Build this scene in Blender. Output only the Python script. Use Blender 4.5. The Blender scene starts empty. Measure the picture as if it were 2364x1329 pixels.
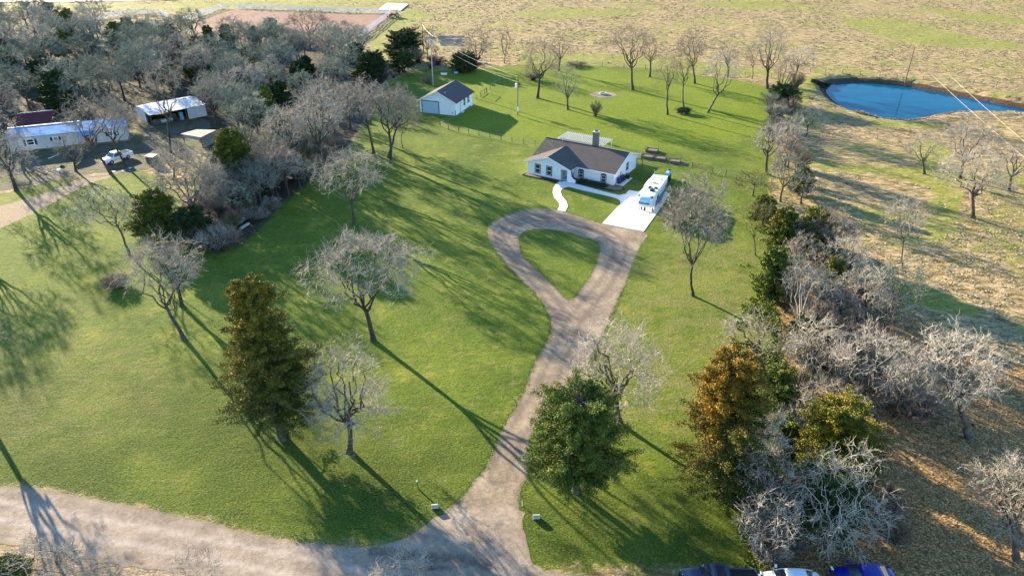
import bpy, math, random
import numpy as np
from mathutils import Vector, Matrix, geometry
R = math.radians
# ------------------------------------------------------------------ camera, world, sun, exposure
F = 1640.0; TH = R(30.2); CH = 48.5          # focal length in photo pixels, pitch below horizontal, height
SUN_EL = 13.5; SUN_AZ = 133.0                # direction TOWARDS the sun, degrees from +X
scn = bpy.context.scene
cam_d = bpy.data.cameras.new('camera'); cam = bpy.data.objects.new('camera', cam_d)
scn.collection.objects.link(cam); scn.camera = cam
cam.location = (0, 0, CH); cam.rotation_euler = (R(90) - TH, 0, 0)
cam_d.sensor_width = 36; cam_d.lens = F / 2364 * 36; cam_d.clip_start = .5; cam_d.clip_end = 6000
w = bpy.data.worlds.new("World"); scn.world = w; w.use_nodes = True
wn = w.node_tree; wn.nodes.clear()
sky = wn.nodes.new('ShaderNodeTexSky'); sky.sky_type = 'NISHITA'; sky.sun_disc = False
sky.sun_elevation = R(SUN_EL); sky.sun_rotation = R(90 - SUN_AZ); sky.altitude = 50
sky.air_density = 1.0; sky.dust_density = 0; sky.ozone_density = 4.0
bg = wn.nodes.new('ShaderNodeBackground'); bg.inputs[1].default_value = .105
wo = wn.nodes.new('ShaderNodeOutputWorld')
wn.links.new(sky.outputs[0], bg.inputs[0]); wn.links.new(bg.outputs[0], wo.inputs[0])
sd = bpy.data.lights.new('sun', 'SUN'); sd.energy = 5.0; sd.angle = R(.5); sd.color = (1, .84, .60)
so = bpy.data.objects.new('sun', sd); scn.collection.objects.link(so)
_s = Vector((math.cos(R(SUN_AZ)) * math.cos(R(SUN_EL)), math.sin(R(SUN_AZ)) * math.cos(R(SUN_EL)), math.sin(R(SUN_EL))))
so.rotation_euler = _s.to_track_quat('Z', 'Y').to_euler(); so.location = (-100, 120, 60)
scn.view_settings.view_transform = 'Standard'; scn.view_settings.look = 'None'
scn.view_settings.exposure = 2.48; scn.view_settings.gamma = 1
try:
    scn.cycles.max_bounces = 6; scn.cycles.diffuse_bounces = 2; scn.cycles.transparent_max_bounces = 4
except Exception: pass
# ------------------------------------------------------------------ helpers
C = scn.collection
def g(x, y, z=0.):
    "where the sight line of photo pixel x, y meets height z"
    a = (x - 1182) / F; b = (664.5 - y) / F
    d = (a, math.cos(TH) + b * math.sin(TH), -math.sin(TH) + b * math.cos(TH)); t = (z - CH) / d[2]
    return (d[0] * t, d[1] * t, z)
def proj(X, Y, Z):
    Z = Z - CH; dep = Y * math.cos(TH) - Z * math.sin(TH)
    return 1182 + F * X / dep, 664.5 - F * (Y * math.sin(TH) + Z * math.cos(TH)) / dep, dep
def gp(L): return [g(*p)[:2] for p in L]
def tag(o, label=None, cat=None, group=None, kind=None):
    if label: o['label'] = label
    if cat: o['category'] = cat
    if group: o['group'] = group
    if kind: o['kind'] = kind
    return o
def empty(name, loc=(0, 0, 0), rz=0, label=None, cat=None, group=None):
    o = bpy.data.objects.new(name, None); C.objects.link(o); o.location = loc; o.rotation_euler = (0, 0, rz)
    o.empty_display_size = .3
    return tag(o, label, cat, group)
def mesh_np(name, V, Q=None, T=None, smooth=False):
    me = bpy.data.meshes.new(name); V = np.asarray(V, np.float32).reshape(-1, 3)
    idx = []; st = []; n = 0
    if Q is not None and len(Q):
        Q = np.asarray(Q, np.int32).reshape(-1, 4); idx.append(Q.ravel()); st.append(np.arange(len(Q)) * 4); n = len(Q) * 4
    if T is not None and len(T):
        T = np.asarray(T, np.int32).reshape(-1, 3); idx.append(T.ravel()); st.append(n + np.arange(len(T)) * 3)
    idx = np.concatenate(idx).astype(np.int32); st = np.concatenate(st).astype(np.int32)
    me.vertices.add(len(V)); me.vertices.foreach_set('co', V.ravel())
    me.loops.add(len(idx)); me.loops.foreach_set('vertex_index', idx)
    me.polygons.add(len(st)); me.polygons.foreach_set('loop_start', st)
    if smooth: me.polygons.foreach_set('use_smooth', np.ones(len(st), bool))
    me.update(calc_edges=True); return me
def obj(name, me, m=None, parent=None):
    o = bpy.data.objects.new(name, me); C.objects.link(o)
    if m and not me.materials: me.materials.append(m)
    if parent: o.parent = parent
    return o
class MB:
    def __init__(s): s.v = []; s.f = []
    def add(s, vs, fs):
        n = len(s.v); s.v += [tuple(v) for v in vs]; s.f += [tuple(i + n for i in f) for f in fs]; return s
    def box(s, x0, x1, y0, y1, z0, z1, rz=0, c=None):
        vs = [(x, y, z) for z in (z0, z1) for x, y in ((x0, y0), (x1, y0), (x1, y1), (x0, y1))]
        if rz:
            cx, cy = c if c else ((x0 + x1) / 2, (y0 + y1) / 2); a, b = math.cos(rz), math.sin(rz)
            vs = [(cx + (x - cx) * a - (y - cy) * b, cy + (x - cx) * b + (y - cy) * a, z) for x, y, z in vs]
        return s.add(vs, [(0, 3, 2, 1), (4, 5, 6, 7), (0, 1, 5, 4), (1, 2, 6, 5), (2, 3, 7, 6), (3, 0, 4, 7)])
    def hexa(s, b, t):
        return s.add(list(b) + list(t), [(0, 3, 2, 1), (4, 5, 6, 7), (0, 1, 5, 4), (1, 2, 6, 5), (2, 3, 7, 6), (3, 0, 4, 7)])
    def prism(s, poly, ax, a0, a1):
        "poly of 2-D points extruded along axis ax from a0 to a1"
        def P(p, a): return {'x': (a, p[0], p[1]), 'y': (p[0], a, p[1]), 'z': (p[0], p[1], a)}[ax]
        n = len(poly); vs = [P(p, a0) for p in poly] + [P(p, a1) for p in poly]
        return s.add(vs, [tuple(range(n))[::-1], tuple(range(n, 2 * n))] + [(i, (i + 1) % n, n + (i + 1) % n, n + i) for i in range(n)])
    def tube(s, pts, r, n=8, cap=True):
        pts = [Vector(p) for p in pts]; k = len(pts); rr = r if hasattr(r, '__len__') else [r] * k; vs = []
        for i, p in enumerate(pts):
            t = (pts[min(i + 1, k - 1)] - pts[max(i - 1, 0)]).normalized()
            a = t.cross(Vector((0, 0, 1)) if abs(t.z) < .9 else Vector((1, 0, 0))).normalized(); b = t.cross(a)
            vs += [p + (a * math.cos(2 * math.pi * j / n) + b * math.sin(2 * math.pi * j / n)) * rr[i] for j in range(n)]
        fs = [(i * n + j, i * n + (j + 1) % n, (i + 1) * n + (j + 1) % n, (i + 1) * n + j) for i in range(k - 1) for j in range(n)]
        if cap: fs += [tuple(range(n))[::-1], tuple(range((k - 1) * n, k * n))]
        return s.add(vs, fs)
    def sheet(s, quad, t):
        "slab of thickness t under a planar polygon"
        q = [Vector(p) for p in quad]; nrm = (q[1] - q[0]).cross(q[2] - q[0]).normalized()
        if nrm.z < 0: nrm = -nrm
        n = len(q); vs = q + [p - nrm * t for p in q]
        return s.add(vs, [tuple(range(n)), tuple(range(n, 2 * n))[::-1]] + [(i, n + i, n + (i + 1) % n, (i + 1) % n) for i in range(n)])
    def build(s, name, m, parent=None, bevel=0, smooth=False):
        me = bpy.data.meshes.new(name); me.from_pydata(s.v, [], s.f); me.update()
        import bmesh
        bm = bmesh.new(); bm.from_mesh(me); bmesh.ops.recalc_face_normals(bm, faces=bm.faces); bm.to_mesh(me); bm.free()
        if smooth: me.polygons.foreach_set('use_smooth', [True] * len(me.polygons))
        o = obj(name, me, m, parent)
        if bevel:
            b = o.modifiers.new('bevel', 'BEVEL'); b.width = bevel; b.segments = 2; b.limit_method = 'ANGLE'
        return o
# ------------------------------------------------------------------ materials
class NT:
    def __init__(s, name):
        s.m = bpy.data.materials.new(name); s.m.use_nodes = True; s.t = s.m.node_tree; s.t.nodes.clear()
        s.out = s.n('ShaderNodeOutputMaterial'); s.b = s.n('ShaderNodeBsdfPrincipled'); s.l(s.b.outputs[0], s.out.inputs[0])
        s.tc = s.n('ShaderNodeTexCoord')
    def n(s, t, **k):
        x = s.t.nodes.new(t)
        for a, b in k.items(): setattr(x, a, b)
        return x
    def l(s, a, b): s.t.links.new(a, b)
    def noise(s, sc, det=4, rough=.55, dist=0, vec=None, stretch=None, off=None):
        x = s.n('ShaderNodeTexNoise'); x.inputs['Scale'].default_value = sc; x.inputs['Detail'].default_value = det
        x.inputs['Roughness'].default_value = rough; x.inputs['Distortion'].default_value = dist
        v = vec or s.tc.outputs['Object']
        if stretch or off:
            mp = s.n('ShaderNodeMapping'); mp.inputs['Scale'].default_value = stretch or (1, 1, 1)
            if off: mp.inputs['Location'].default_value = off
            s.l(v, mp.inputs[0]); v = mp.outputs[0]
        s.l(v, x.inputs['Vector']); return x.outputs['Fac']
    def ramp(s, f, stops):
        x = s.n('ShaderNodeValToRGB'); e = x.color_ramp.elements
        while len(e) < len(stops): e.new(.5)
        for i, (p, c) in enumerate(stops):
            e[i].position = p; e[i].color = (*c, 1) if hasattr(c, '__len__') else (c, c, c, 1)
        s.l(f, x.inputs[0]); return x.outputs[0]
    def mix(s, f, a, b, mode='MIX'):
        x = s.n('ShaderNodeMix', data_type='RGBA', blend_type=mode)
        for v, i in ((f, 0), (a, 6), (b, 7)):
            if hasattr(v, 'is_linked') or hasattr(v, 'links'): s.l(v, x.inputs[i])
            elif i == 0: x.inputs[0].default_value = v
            else: x.inputs[i].default_value = (*v, 1)
        return x.outputs[2]
    def math(s, op, a, b=None, c=None, clamp=False):
        x = s.n('ShaderNodeMath', operation=op, use_clamp=clamp)
        for i, v in enumerate((a, b, c)):
            if v is None: continue
            if hasattr(v, 'links'): s.l(v, x.inputs[i])
            else: x.inputs[i].default_value = v
        return x.outputs[0]
    def col(s, v):
        if hasattr(v, 'links'): s.l(v, s.b.inputs['Base Color'])
        else: s.b.inputs['Base Color'].default_value = (*v, 1)
        return s
    def rough(s, r, spec=.3, metal=0):
        s.b.inputs['Roughness'].default_value = r; s.b.inputs['Specular IOR Level'].default_value = spec
        s.b.inputs['Metallic'].default_value = metal; return s
    def bump(s, h, dist, st=1.0):
        x = s.n('ShaderNodeBump'); x.inputs['Strength'].default_value = st; x.inputs['Distance'].default_value = dist
        s.l(h, x.inputs['Height']); s.l(x.outputs[0], s.b.inputs['Normal']); return s
def plain(name, c, rough=.6, var=.15, sc=3., bump=None, spec=.3, metal=0, c2=None):
    t = NT(name); c2 = c2 or tuple(x * (1 - var) for x in c); c1 = tuple(min(1, x * (1 + var * .6)) for x in c)
    f = t.noise(sc, 5, .6); t.col(t.ramp(f, [(.3, c2), (.7, c1)])).rough(rough, spec, metal)
    if bump: t.bump(t.noise(bump[0], 3), bump[1])
    return t.m
def bark(name, lo, hi, sc=1.2):
    t = NT(name); f = t.noise(sc, 6, .7)
    oi = t.n('ShaderNodeObjectInfo')
    v = t.math('MULTIPLY_ADD', oi.outputs['Random'], .5, .75)
    c = t.ramp(f, [(.3, lo), (.68, hi)]); vm = t.n('ShaderNodeVectorMath', operation='SCALE'); t.l(c, vm.inputs[0]); t.l(v, vm.inputs[3])
    t.col(vm.outputs[0]).rough(.95, .1).bump(t.noise(6, 4), .05); return t.m
def leafm(name, cols, sc=.5, tipc=None, tipamt=.5):
    "foliage: per-leaf and per-clump variation of hue"
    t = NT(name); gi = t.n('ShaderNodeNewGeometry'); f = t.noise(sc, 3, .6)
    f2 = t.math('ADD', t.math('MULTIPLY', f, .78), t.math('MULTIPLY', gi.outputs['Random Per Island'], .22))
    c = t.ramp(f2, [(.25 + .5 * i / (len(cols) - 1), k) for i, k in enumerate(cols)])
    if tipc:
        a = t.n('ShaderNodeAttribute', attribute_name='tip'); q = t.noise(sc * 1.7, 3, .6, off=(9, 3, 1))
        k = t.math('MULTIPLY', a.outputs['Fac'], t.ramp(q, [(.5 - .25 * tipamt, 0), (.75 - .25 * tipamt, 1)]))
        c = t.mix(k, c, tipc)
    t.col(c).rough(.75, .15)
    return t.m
M = {}
M['white'] = plain('white_paint', (.78, .79, .78), .55, .04, 1.5)
M['white2'] = plain('white_siding', (.74, .75, .74), .6, .06, 1.0, bump=(9, .01))
M['black'] = plain('black_trim', (.015, .016, .018), .5, .2)
M['dark'] = plain('dark_interior', (.03, .03, .032), .9, .3, spec=.03)
M['glass'] = plain('window_glass', (.03, .035, .04), .08, .3, 2, spec=.8)
M['conc'] = None
M['galv'] = plain('galvanised_steel', (.42, .44, .46), .4, .15, 2, metal=.6)
M['wood'] = plain('weathered_wood', (.13, .10, .075), .9, .4, 4, bump=(14, .02))
M['pole'] = plain('creosoted_pole', (.16, .10, .06), .9, .3, 3)
M['polegrey'] = plain('grey_pole', (.32, .31, .29), .9, .2, 3)
M['post'] = plain('fence_post', (.10, .07, .05), .9, .3, 5)
M['wire'] = plain('wire', (.30, .30, .30), .5, .1)
M['cable'] = plain('cable', (.62, .56, .45), .5, .05)
M['brick'] = None
M['rubber'] = plain('rubber', (.02, .02, .02), .85, .2)
M['blue'] = plain('blue_plastic', (.01, .03, .20), .5, .1)
M['dkblue'] = plain('dark_blue_plastic', (.008, .012, .05), .5, .1)
M['red'] = plain('red_paint', (.35, .02, .02), .5, .2)
M['lblue'] = plain('pale_blue', (.18, .42, .60), .35, .15, 1)
# shingles
def shingle(name, a, b):
    t = NT(name); n1 = t.noise(7, 3, .7, stretch=(1, 1, 1)); n2 = t.noise(.6, 4)
    br = t.n('ShaderNodeTexBrick'); br.inputs['Scale'].default_value = 3.2; br.inputs['Mortar Size'].default_value = .03
    br.inputs['Color1'].default_value = (.35, .35, .35, 1); br.inputs['Color2'].default_value = (.75, .75, .75, 1); br.inputs['Mortar'].default_value = (.1, .1, .1, 1)
    t.l(t.tc.outputs['Object'], br.inputs['Vector'])
    f = t.math('ADD', t.math('MULTIPLY', n1, .55), t.math('MULTIPLY', br.outputs['Color'], .3)); f = t.math('ADD', f, t.math('MULTIPLY', n2, .2))
    t.col(t.ramp(f, [(.32, a), (.68, b)])).rough(.95, .1).bump(n1, .03); return t.m
M['shingle'] = shingle('roof_shingles', (.055, .048, .045), (.135, .115, .10))
M['shingle2'] = shingle('shop_shingles', (.06, .055, .055), (.12, .105, .10))
def brickm():
    t = NT('chimney_brick'); br = t.n('ShaderNodeTexBrick'); br.inputs['Scale'].default_value = 6
    br.inputs['Color1'].default_value = (.10, .06, .05, 1); br.inputs['Color2'].default_value = (.2, .15, .13, 1); br.inputs['Mortar'].default_value = (.3, .28, .26, 1)
    mp = t.n('ShaderNodeMapping'); mp.inputs['Rotation'].default_value = (R(90), 0, 0); t.l(t.tc.outputs['Object'], mp.inputs[0]); t.l(mp.outputs[0], br.inputs['Vector'])
    t.col(br.outputs[0]).rough(.9, .2); return t.m
M['brick'] = brickm()
def metalroof(name, a, b, rust=None, rib=2.2, ax=0):
    t = NT(name); wv = t.n('ShaderNodeTexWave', bands_direction='X' if ax == 0 else 'Y'); wv.inputs['Scale'].default_value = rib; t.l(t.tc.outputs['Object'], wv.inputs[0])
    c = t.ramp(t.noise(.5, 6, .65), [(.35, a), (.65, b)])
    if rust: c = t.mix(t.ramp(t.noise(1.4, 8, .75, off=(4, 2, 0)), [(.52, 0), (.6, 1)]), c, rust)
    t.col(c).rough(.7, .12, 0).bump(wv.outputs[1], .03); return t.m
M['shedroof'] = metalroof('shed_metal', (.5, .5, .5), (.8, .8, .78))
M['trroof'] = plain('trailer_roof_paint', (.10, .27, .48), .8, .25, .6, spec=.02)  # blue of the reflected sky put into the roof colour
M['rustroof'] = metalroof('old_tin', (.09, .095, .10), (.18, .19, .19), (.16, .09, .06))
M['maroon'] = metalroof('maroon_tin', (.07, .015, .02), (.1, .025, .03))
def siding(name, a, b, rib=3.2, dirt=(.3, .27, .22)):
    t = NT(name); wv = t.n('ShaderNodeTexWave', bands_direction='X'); wv.inputs['Scale'].default_value = rib; t.l(t.tc.outputs['Object'], wv.inputs[0])
    c = t.ramp(t.noise(.8, 6, .7, stretch=(1, 1, .3)), [(.3, a), (.7, b)])
    c = t.mix(t.ramp(t.noise(1.1, 7, .7, off=(3, 1, 0)), [(.55, 0), (.75, .6)]), c, dirt)
    t.col(c).rough(.7, .3).bump(wv.outputs[1], .02); return t.m
M['trailer'] = siding('trailer_siding', (.45, .43, .39), (.62, .6, .56))
M['tin'] = siding('tin_wall', (.42, .45, .46), (.58, .6, .6), 1.6)
# ------------------------------------------------------------------ vegetation geometry
def tubes(P, Rd, sides):
    "P (n,k,3) polylines, Rd (n,k) radii -> verts, quads"
    n, k, _ = P.shape; T = np.empty_like(P)
    T[:, 1:-1] = P[:, 2:] - P[:, :-2]; T[:, 0] = P[:, 1] - P[:, 0]; T[:, -1] = P[:, -1] - P[:, -2]
    T /= np.linalg.norm(T, axis=2, keepdims=True) + 1e-9
    ref = np.tile(np.array([.31, .17, .93]), (n, 1)); al = np.abs((T[:, 0] * ref).sum(1)) > .8; ref[al] = (.9, .4, .1)
    A = np.cross(T, ref[:, None, :]); A /= np.linalg.norm(A, axis=2, keepdims=True) + 1e-9; B = np.cross(T, A)
    an = np.arange(sides) * 2 * np.pi / sides
    V = P[:, :, None, :] + Rd[:, :, None, None] * (A[:, :, None, :] * np.cos(an)[None, None, :, None] + B[:, :, None, :] * np.sin(an)[None, None, :, None])
    i = np.arange(n)[:, None, None] * k * sides + np.arange(k - 1)[None, :, None] * sides; j = np.arange(sides)[None, None, :]; j2 = (j + 1) % sides
    Q = np.stack([i + j, i + j2, i + sides + j2, i + sides + j], -1).reshape(-1, 4)
    return V.reshape(-1, 3), Q
class Acc:
    def __init__(s): s.V = []; s.Q = []; s.n = 0
    def add(s, V, Q): s.V.append(V); s.Q.append(Q + s.n); s.n += len(V)
    def mesh(s, name): return mesh_np(name, np.concatenate(s.V), np.concatenate(s.Q), smooth=True)
def curve(rng, A, B, k, wig, up=0., start=None):
    "n curved polylines from A to B; start = direction in which they leave A"
    n = len(A); L = np.linalg.norm(B - A, axis=1, keepdims=True); t = np.linspace(0, 1, k)[None, :, None]
    P1 = A + (B - A) * .35 + rng.normal(0, wig, (n, 3)) * L * .5 + np.array([0, 0, up]) * L
    if start is not None: P1 = A + (B - A) * .12 + start * L * .35 + rng.normal(0, wig, (n, 3)) * L * .3
    P2 = A + (B - A) * .75 + rng.normal(0, wig, (n, 3)) * L * .5 + np.array([0, 0, up * .6]) * L
    P = (1 - t) ** 3 * A[:, None] + 3 * (1 - t) ** 2 * t * P1[:, None] + 3 * (1 - t) * t ** 2 * P2[:, None] + t ** 3 * B[:, None]
    J = rng.normal(0, wig * .22, (n, k, 3)) * L[:, :, None]; J[:, 0] = 0; J[:, -1] = 0
    return P + J
def unit(v): return v / (np.linalg.norm(v, axis=-1, keepdims=True) + 1e-9)
def bare_tree(seed, H=10., Rx=4., Rz=3., cx=0., cy=0., fork=None, r0=.22, nl=7, n2=60, n3=330, n4=2600, n5=2, droop=0., low=-.35,
              twig=.016, tl=.75, wig=.16, cr=None, fk=None, hollow=.35):
    "leafless tree: trunk mesh (trunk and limbs) and crown mesh (branches and twigs) in an ellipsoid envelope"
    rng = np.random.default_rng(seed); zc = H - Rz; fork = fork or max(zc - Rz * .9, H * .22)
    cen = np.array([cx, cy, zc]); rad = np.array([Rx, Rx, Rz]); lx, ly = fk if fk else (cx * .6, cy * .6)
    def env(n, lo, hi, zlo=low):
        d = unit(rng.normal(size=(n * 3, 3))); d = d[d[:, 2] > zlo][:n]; r = rng.uniform(lo, hi, (len(d), 1)) ** (1 / 1.6)
        lump = 1 + .16 * np.sin(d[:, :1] * 5 + seed) * np.cos(d[:, 1:2] * 4.3 + seed * 2) + .08 * np.sin(d[:, 2:] * 9)
        p = cen + d * rad * r * lump; p[:, 2] -= droop * (np.hypot(p[:, 0] - cx, p[:, 1] - cy) / Rx) ** 2 * Rz
        p[:, 2] = np.maximum(p[:, 2], .5); return p
    tr = Acc(); cw = Acc()
    A = np.zeros((1, 3)); Bf = np.array([[lx, ly, fork]])
    k = 7; tp = curve(rng, A, Bf, k, .035); tp[0, :, :2] += np.sin(np.linspace(0, 3.1, k))[:, None] * rng.normal(0, .12, 2) * min(1, fork / 4)
    rr = np.linspace(r0, r0 * .72, k)[None].copy(); rr[0, 0] *= 1.45; rr[0, 1] *= 1.08; tr.add(*tubes(tp, rr, 8))
    # leaders and limbs
    ang = np.arange(nl) * 2.399 + rng.uniform(0, 6); elv = rng.uniform(-.15, .9, nl); elv[0] = 1.2
    d = np.stack([np.cos(ang) * np.cos(elv), np.sin(ang) * np.cos(elv), np.sin(elv)], 1)
    T1 = cen + d * rad * rng.uniform(.5, .75, (nl, 1)); T1[:, 2] = np.maximum(T1[:, 2], fork * .8)
    st = np.repeat(Bf, nl, 0); ndn = nl // 3
    st[-ndn:] = tp[0, -2] if ndn else st[-ndn:]
    L1 = curve(rng, st, T1, 9, wig, .06, start=unit(d * np.array([1, 1, .4]) + np.array([0, 0, .7])))
    r1 = np.linspace(.50, .13, 9)[None] * r0 * rng.uniform(.75, 1.15, (nl, 1)); tr.add(*tubes(L1, r1, 6))
    def attach(par, T, k, jl, rp, ratio, wg, sides, acc, rend, back=.0):
        S = par.reshape(-1, 3); np_, kk = par.shape[:2]; ki = np.tile(np.arange(kk), np_)
        D = np.linalg.norm(T[:, None] - S[None], axis=2) + (ki < kk * .3)[None] * 1.2 + rng.uniform(0, jl, (len(T), len(S)))
        j = D.argmin(1); Sx = S[j]; tang = unit(S[np.minimum(j + (ki[j] < kk - 1), len(S) - 1)] - S[np.maximum(j - (ki[j] > 0), 0)])
        P = curve(rng, Sx, T, k, wg, .03, start=unit(tang + .5 * unit(T - Sx))); rs = rp.reshape(-1)[j]
        rad_ = np.maximum((rs * ratio)[:, None] * np.linspace(1, .3, k)[None], rend); acc.add(*tubes(P, rad_, sides)); return P, rad_
    L2, r2 = attach(L1, env(n2, .45, .9), 6, .8, r1, .55, wig, 4, cw, twig * 1.2)
    L3, r3 = attach(L2, env(n3, hollow, 1.0), 5, .35, r2, .5, wig, 3, cw, twig * .95)
    # twigs
    S3 = L3[:, 1:].reshape(-1, 3); t3 = unit(L3[:, 1:] - L3[:, :-1]).reshape(-1, 3)
    j = rng.integers(0, len(S3), n4); A = S3[j]; out = unit((A - cen) / rad)
    dr = unit(unit(rng.normal(size=(n4, 3))) * .9 + out * .45 + t3[j] * .6 + np.array([0, 0, .12])); Lg = rng.uniform(.45, 1.2, (n4, 1)) * tl
    B = A + dr * Lg; T4 = curve(rng, A, B, 4, .2); cw.add(*tubes(T4, np.linspace(1.25, .6, 4)[None] * np.full((n4, 1), twig), 3))
    if n5:
        m = n4 * n5; j = rng.integers(0, n4, m); q = rng.integers(1, 4, m); A = T4[j, q]; dr = unit(unit(rng.normal(size=(m, 3))) + dr[j] * .7)
        B = A + dr * rng.uniform(.3, .8, (m, 1)) * tl * .75; T5 = np.stack([A, (A + B) / 2 + rng.normal(0, .03, (m, 3)), B], 1)
        cw.add(*tubes(T5, np.array([[.75, .6, .4]]) * np.full((m, 1), twig), 3))
    return tr.mesh('trunk'), cw.mesh('crown')
def leaves(rng, Cn, nrm, size, asp=1.7):
    "random leaf-sprays (bent quads) at Cn"
    n = len(Cn); a = unit(rng.normal(size=(n, 3)) + nrm * .9); b = unit(np.cross(a, rng.normal(size=(n, 3)))); s = size * rng.uniform(.6, 1.35, (n, 1))
    V = np.stack([Cn - a * s * asp * .5, Cn + b * s * .5, Cn + a * s * asp * .5, Cn - b * s * .5], 1)
    V[:, 1:4:2] += rng.normal(0, .15, (n, 2, 3)) * s[:, None]; return V.reshape(-1, 3), np.arange(n * 4).reshape(-1, 4)
def cedar(seed, H=9., Rx=3., base=.8, nb=190, nl=110, size=.16, shape=.75, r0=.2, cx=0., cy=0., tip=(-.6, .7, .5), rough=.22, top=.12):
    "juniper: trunk mesh and crown of boughs, each bough a spray of many small leaf faces"
    rng = np.random.default_rng(seed); tr = Acc()
    tp = curve(rng, np.zeros((1, 3)), np.array([[cx, cy, H * .93]]), 9, .02); tr.add(*tubes(tp, np.linspace(r0 * 1.2, .03, 9)[None], 8))
    u = rng.uniform(0, 1, nb) ** .85; z = base + (H - base) * u
    prof = np.minimum(1, (top + (1 - u)) ** shape) * np.clip(.55 + u * 4.5, 0, 1); ang = rng.uniform(0, 2 * np.pi, nb)
    lob = 1 + .22 * np.sin(ang * 3 + seed) * np.cos(u * 9 + seed) + .12 * np.sin(ang * 5 + u * 14)
    L = Rx * prof * lob * rng.uniform(1 - rough * 1.6, 1 + rough, nb) + .15
    A = np.stack([cx * u, cy * u, z - L * .1], 1); B = A + np.stack([np.cos(ang) * L, np.sin(ang) * L, L * rng.uniform(.0, .45, nb)], 1)
    P = curve(rng, A, B, 5, .08); tr.add(*tubes(P, np.linspace(.05, .012, 5)[None].repeat(nb, 0), 3))
    t = rng.uniform(.25, 1.03, (nb, nl)) ** .7; i = np.clip(t * 4, 0, 3.999).astype(int); f = t * 4 - i; bi = np.arange(nb)[:, None]
    c = P[bi, i] * (1 - f)[..., None] + P[bi, i + 1] * f[..., None]
    sp = (.10 + .065 * L[:, None] * (1.2 - t))[..., None]; off = rng.normal(size=(nb, nl, 3)) * sp * np.array([1, 1, .75]); c = c + off
    V, Q = leaves(rng, c.reshape(-1, 3), np.repeat(unit(B - A), nl, 0), size); me = mesh_np('crown', V, Q)
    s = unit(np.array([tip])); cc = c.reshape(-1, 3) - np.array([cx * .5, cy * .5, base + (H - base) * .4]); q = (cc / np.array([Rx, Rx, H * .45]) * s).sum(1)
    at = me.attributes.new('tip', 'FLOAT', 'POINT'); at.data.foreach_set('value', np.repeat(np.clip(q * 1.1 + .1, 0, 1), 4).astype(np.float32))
    return tr.mesh('trunk'), me
def bush_mesh(seed, Rx=1.5, H=1.8, n=1800, size=.12):
    rng = np.random.default_rng(seed); tr = Acc(); ns = 26
    a = rng.uniform(0, 6.28, ns); B = np.stack([np.cos(a) * Rx * .8, np.sin(a) * Rx * .8, H * rng.uniform(.5, .95, ns)], 1) * rng.uniform(.4, 1, (ns, 1)); B[:, 2] = H * rng.uniform(.45, .95, ns)
    P = curve(rng, rng.normal(0, .12, (ns, 3)) * [1, 1, 0], B, 5, .12); tr.add(*tubes(P, np.linspace(.04, .012, 5)[None].repeat(ns, 0), 4))
    k = rng.integers(0, ns, n); q = rng.integers(2, 5, n); c = P[k, q] + rng.normal(size=(n, 3)) * [Rx * .2, Rx * .2, H * .15]; c[:, 2] = np.abs(c[:, 2])
    V, Q = leaves(rng, c, np.array([[0, 0, 1.]]), size); me = mesh_np('foliage', V, Q)
    at = me.attributes.new('tip', 'FLOAT', 'POINT'); at.data.foreach_set('value', np.full(n * 4, .5, np.float32)); return tr.mesh('stem'), me
def twig_bush(seed, Rx=1.5, H=1.8, ns=60, n=900, twig=.012):
    rng = np.random.default_rng(seed); tr = Acc(); cw = Acc()
    a = rng.uniform(0, 6.28, ns); q = rng.uniform(.2, 1, ns) ** .6; B = np.stack([np.cos(a) * Rx * q, np.sin(a) * Rx * q, H * (1.05 - .5 * q ** 2) * rng.uniform(.75, 1.05, ns)], 1)
    P = curve(rng, rng.normal(0, Rx * .12, (ns, 3)) * [1, 1, 0], B, 6, .1, .1); tr.add(*tubes(P, np.linspace(.045, .012, 6)[None].repeat(ns, 0), 4))
    k = rng.integers(0, ns, n); s = rng.integers(2, 6, n); A = P[k, s]; d = unit(rng.normal(size=(n, 3)) * .7 + unit(B)[k]); Bq = A + d * rng.uniform(.25, .8, (n, 1)) * min(1, Rx * .6)
    T = curve(rng, A, Bq, 3, .12); cw.add(*tubes(T, np.array([[1.2, .9, .5]]).repeat(n, 0) * twig, 3)); return tr.mesh('stem'), cw.mesh('twigs')
M['bark'] = bark('oak_bark', (.035, .029, .022), (.12, .10, .08))
M['twig'] = bark('lichen_twigs', (.10, .086, .068), (.45, .405, .33))
M['twigbrown'] = bark('brown_twigs', (.10, .076, .058), (.31, .24, .185))
M['twiggrey'] = bark('grey_green_twigs', (.080, .092, .070), (.27, .30, .225))
M['twigpale'] = bark('pale_twigs', (.20, .175, .135), (.50, .44, .35))
M['barkpale'] = bark('pale_bark', (.22, .20, .16), (.50, .46, .39))
M['twigolive'] = bark('olive_twigs', (.10, .10, .04), (.25, .23, .10))
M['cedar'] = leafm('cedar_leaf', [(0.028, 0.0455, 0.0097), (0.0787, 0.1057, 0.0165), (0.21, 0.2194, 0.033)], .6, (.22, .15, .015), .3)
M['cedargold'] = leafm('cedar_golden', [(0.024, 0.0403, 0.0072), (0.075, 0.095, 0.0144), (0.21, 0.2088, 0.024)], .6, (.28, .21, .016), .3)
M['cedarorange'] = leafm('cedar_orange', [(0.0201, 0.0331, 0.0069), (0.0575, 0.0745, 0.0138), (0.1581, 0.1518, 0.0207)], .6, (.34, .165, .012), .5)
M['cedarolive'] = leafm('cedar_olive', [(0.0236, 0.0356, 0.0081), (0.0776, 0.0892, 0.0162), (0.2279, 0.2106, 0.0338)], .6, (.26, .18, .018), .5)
M['cedardark'] = leafm('cedar_dark', [(0.0132, 0.0242, 0.0099), (0.0308, 0.0528, 0.0165), (0.0715, 0.099, 0.0264)], .6)
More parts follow.
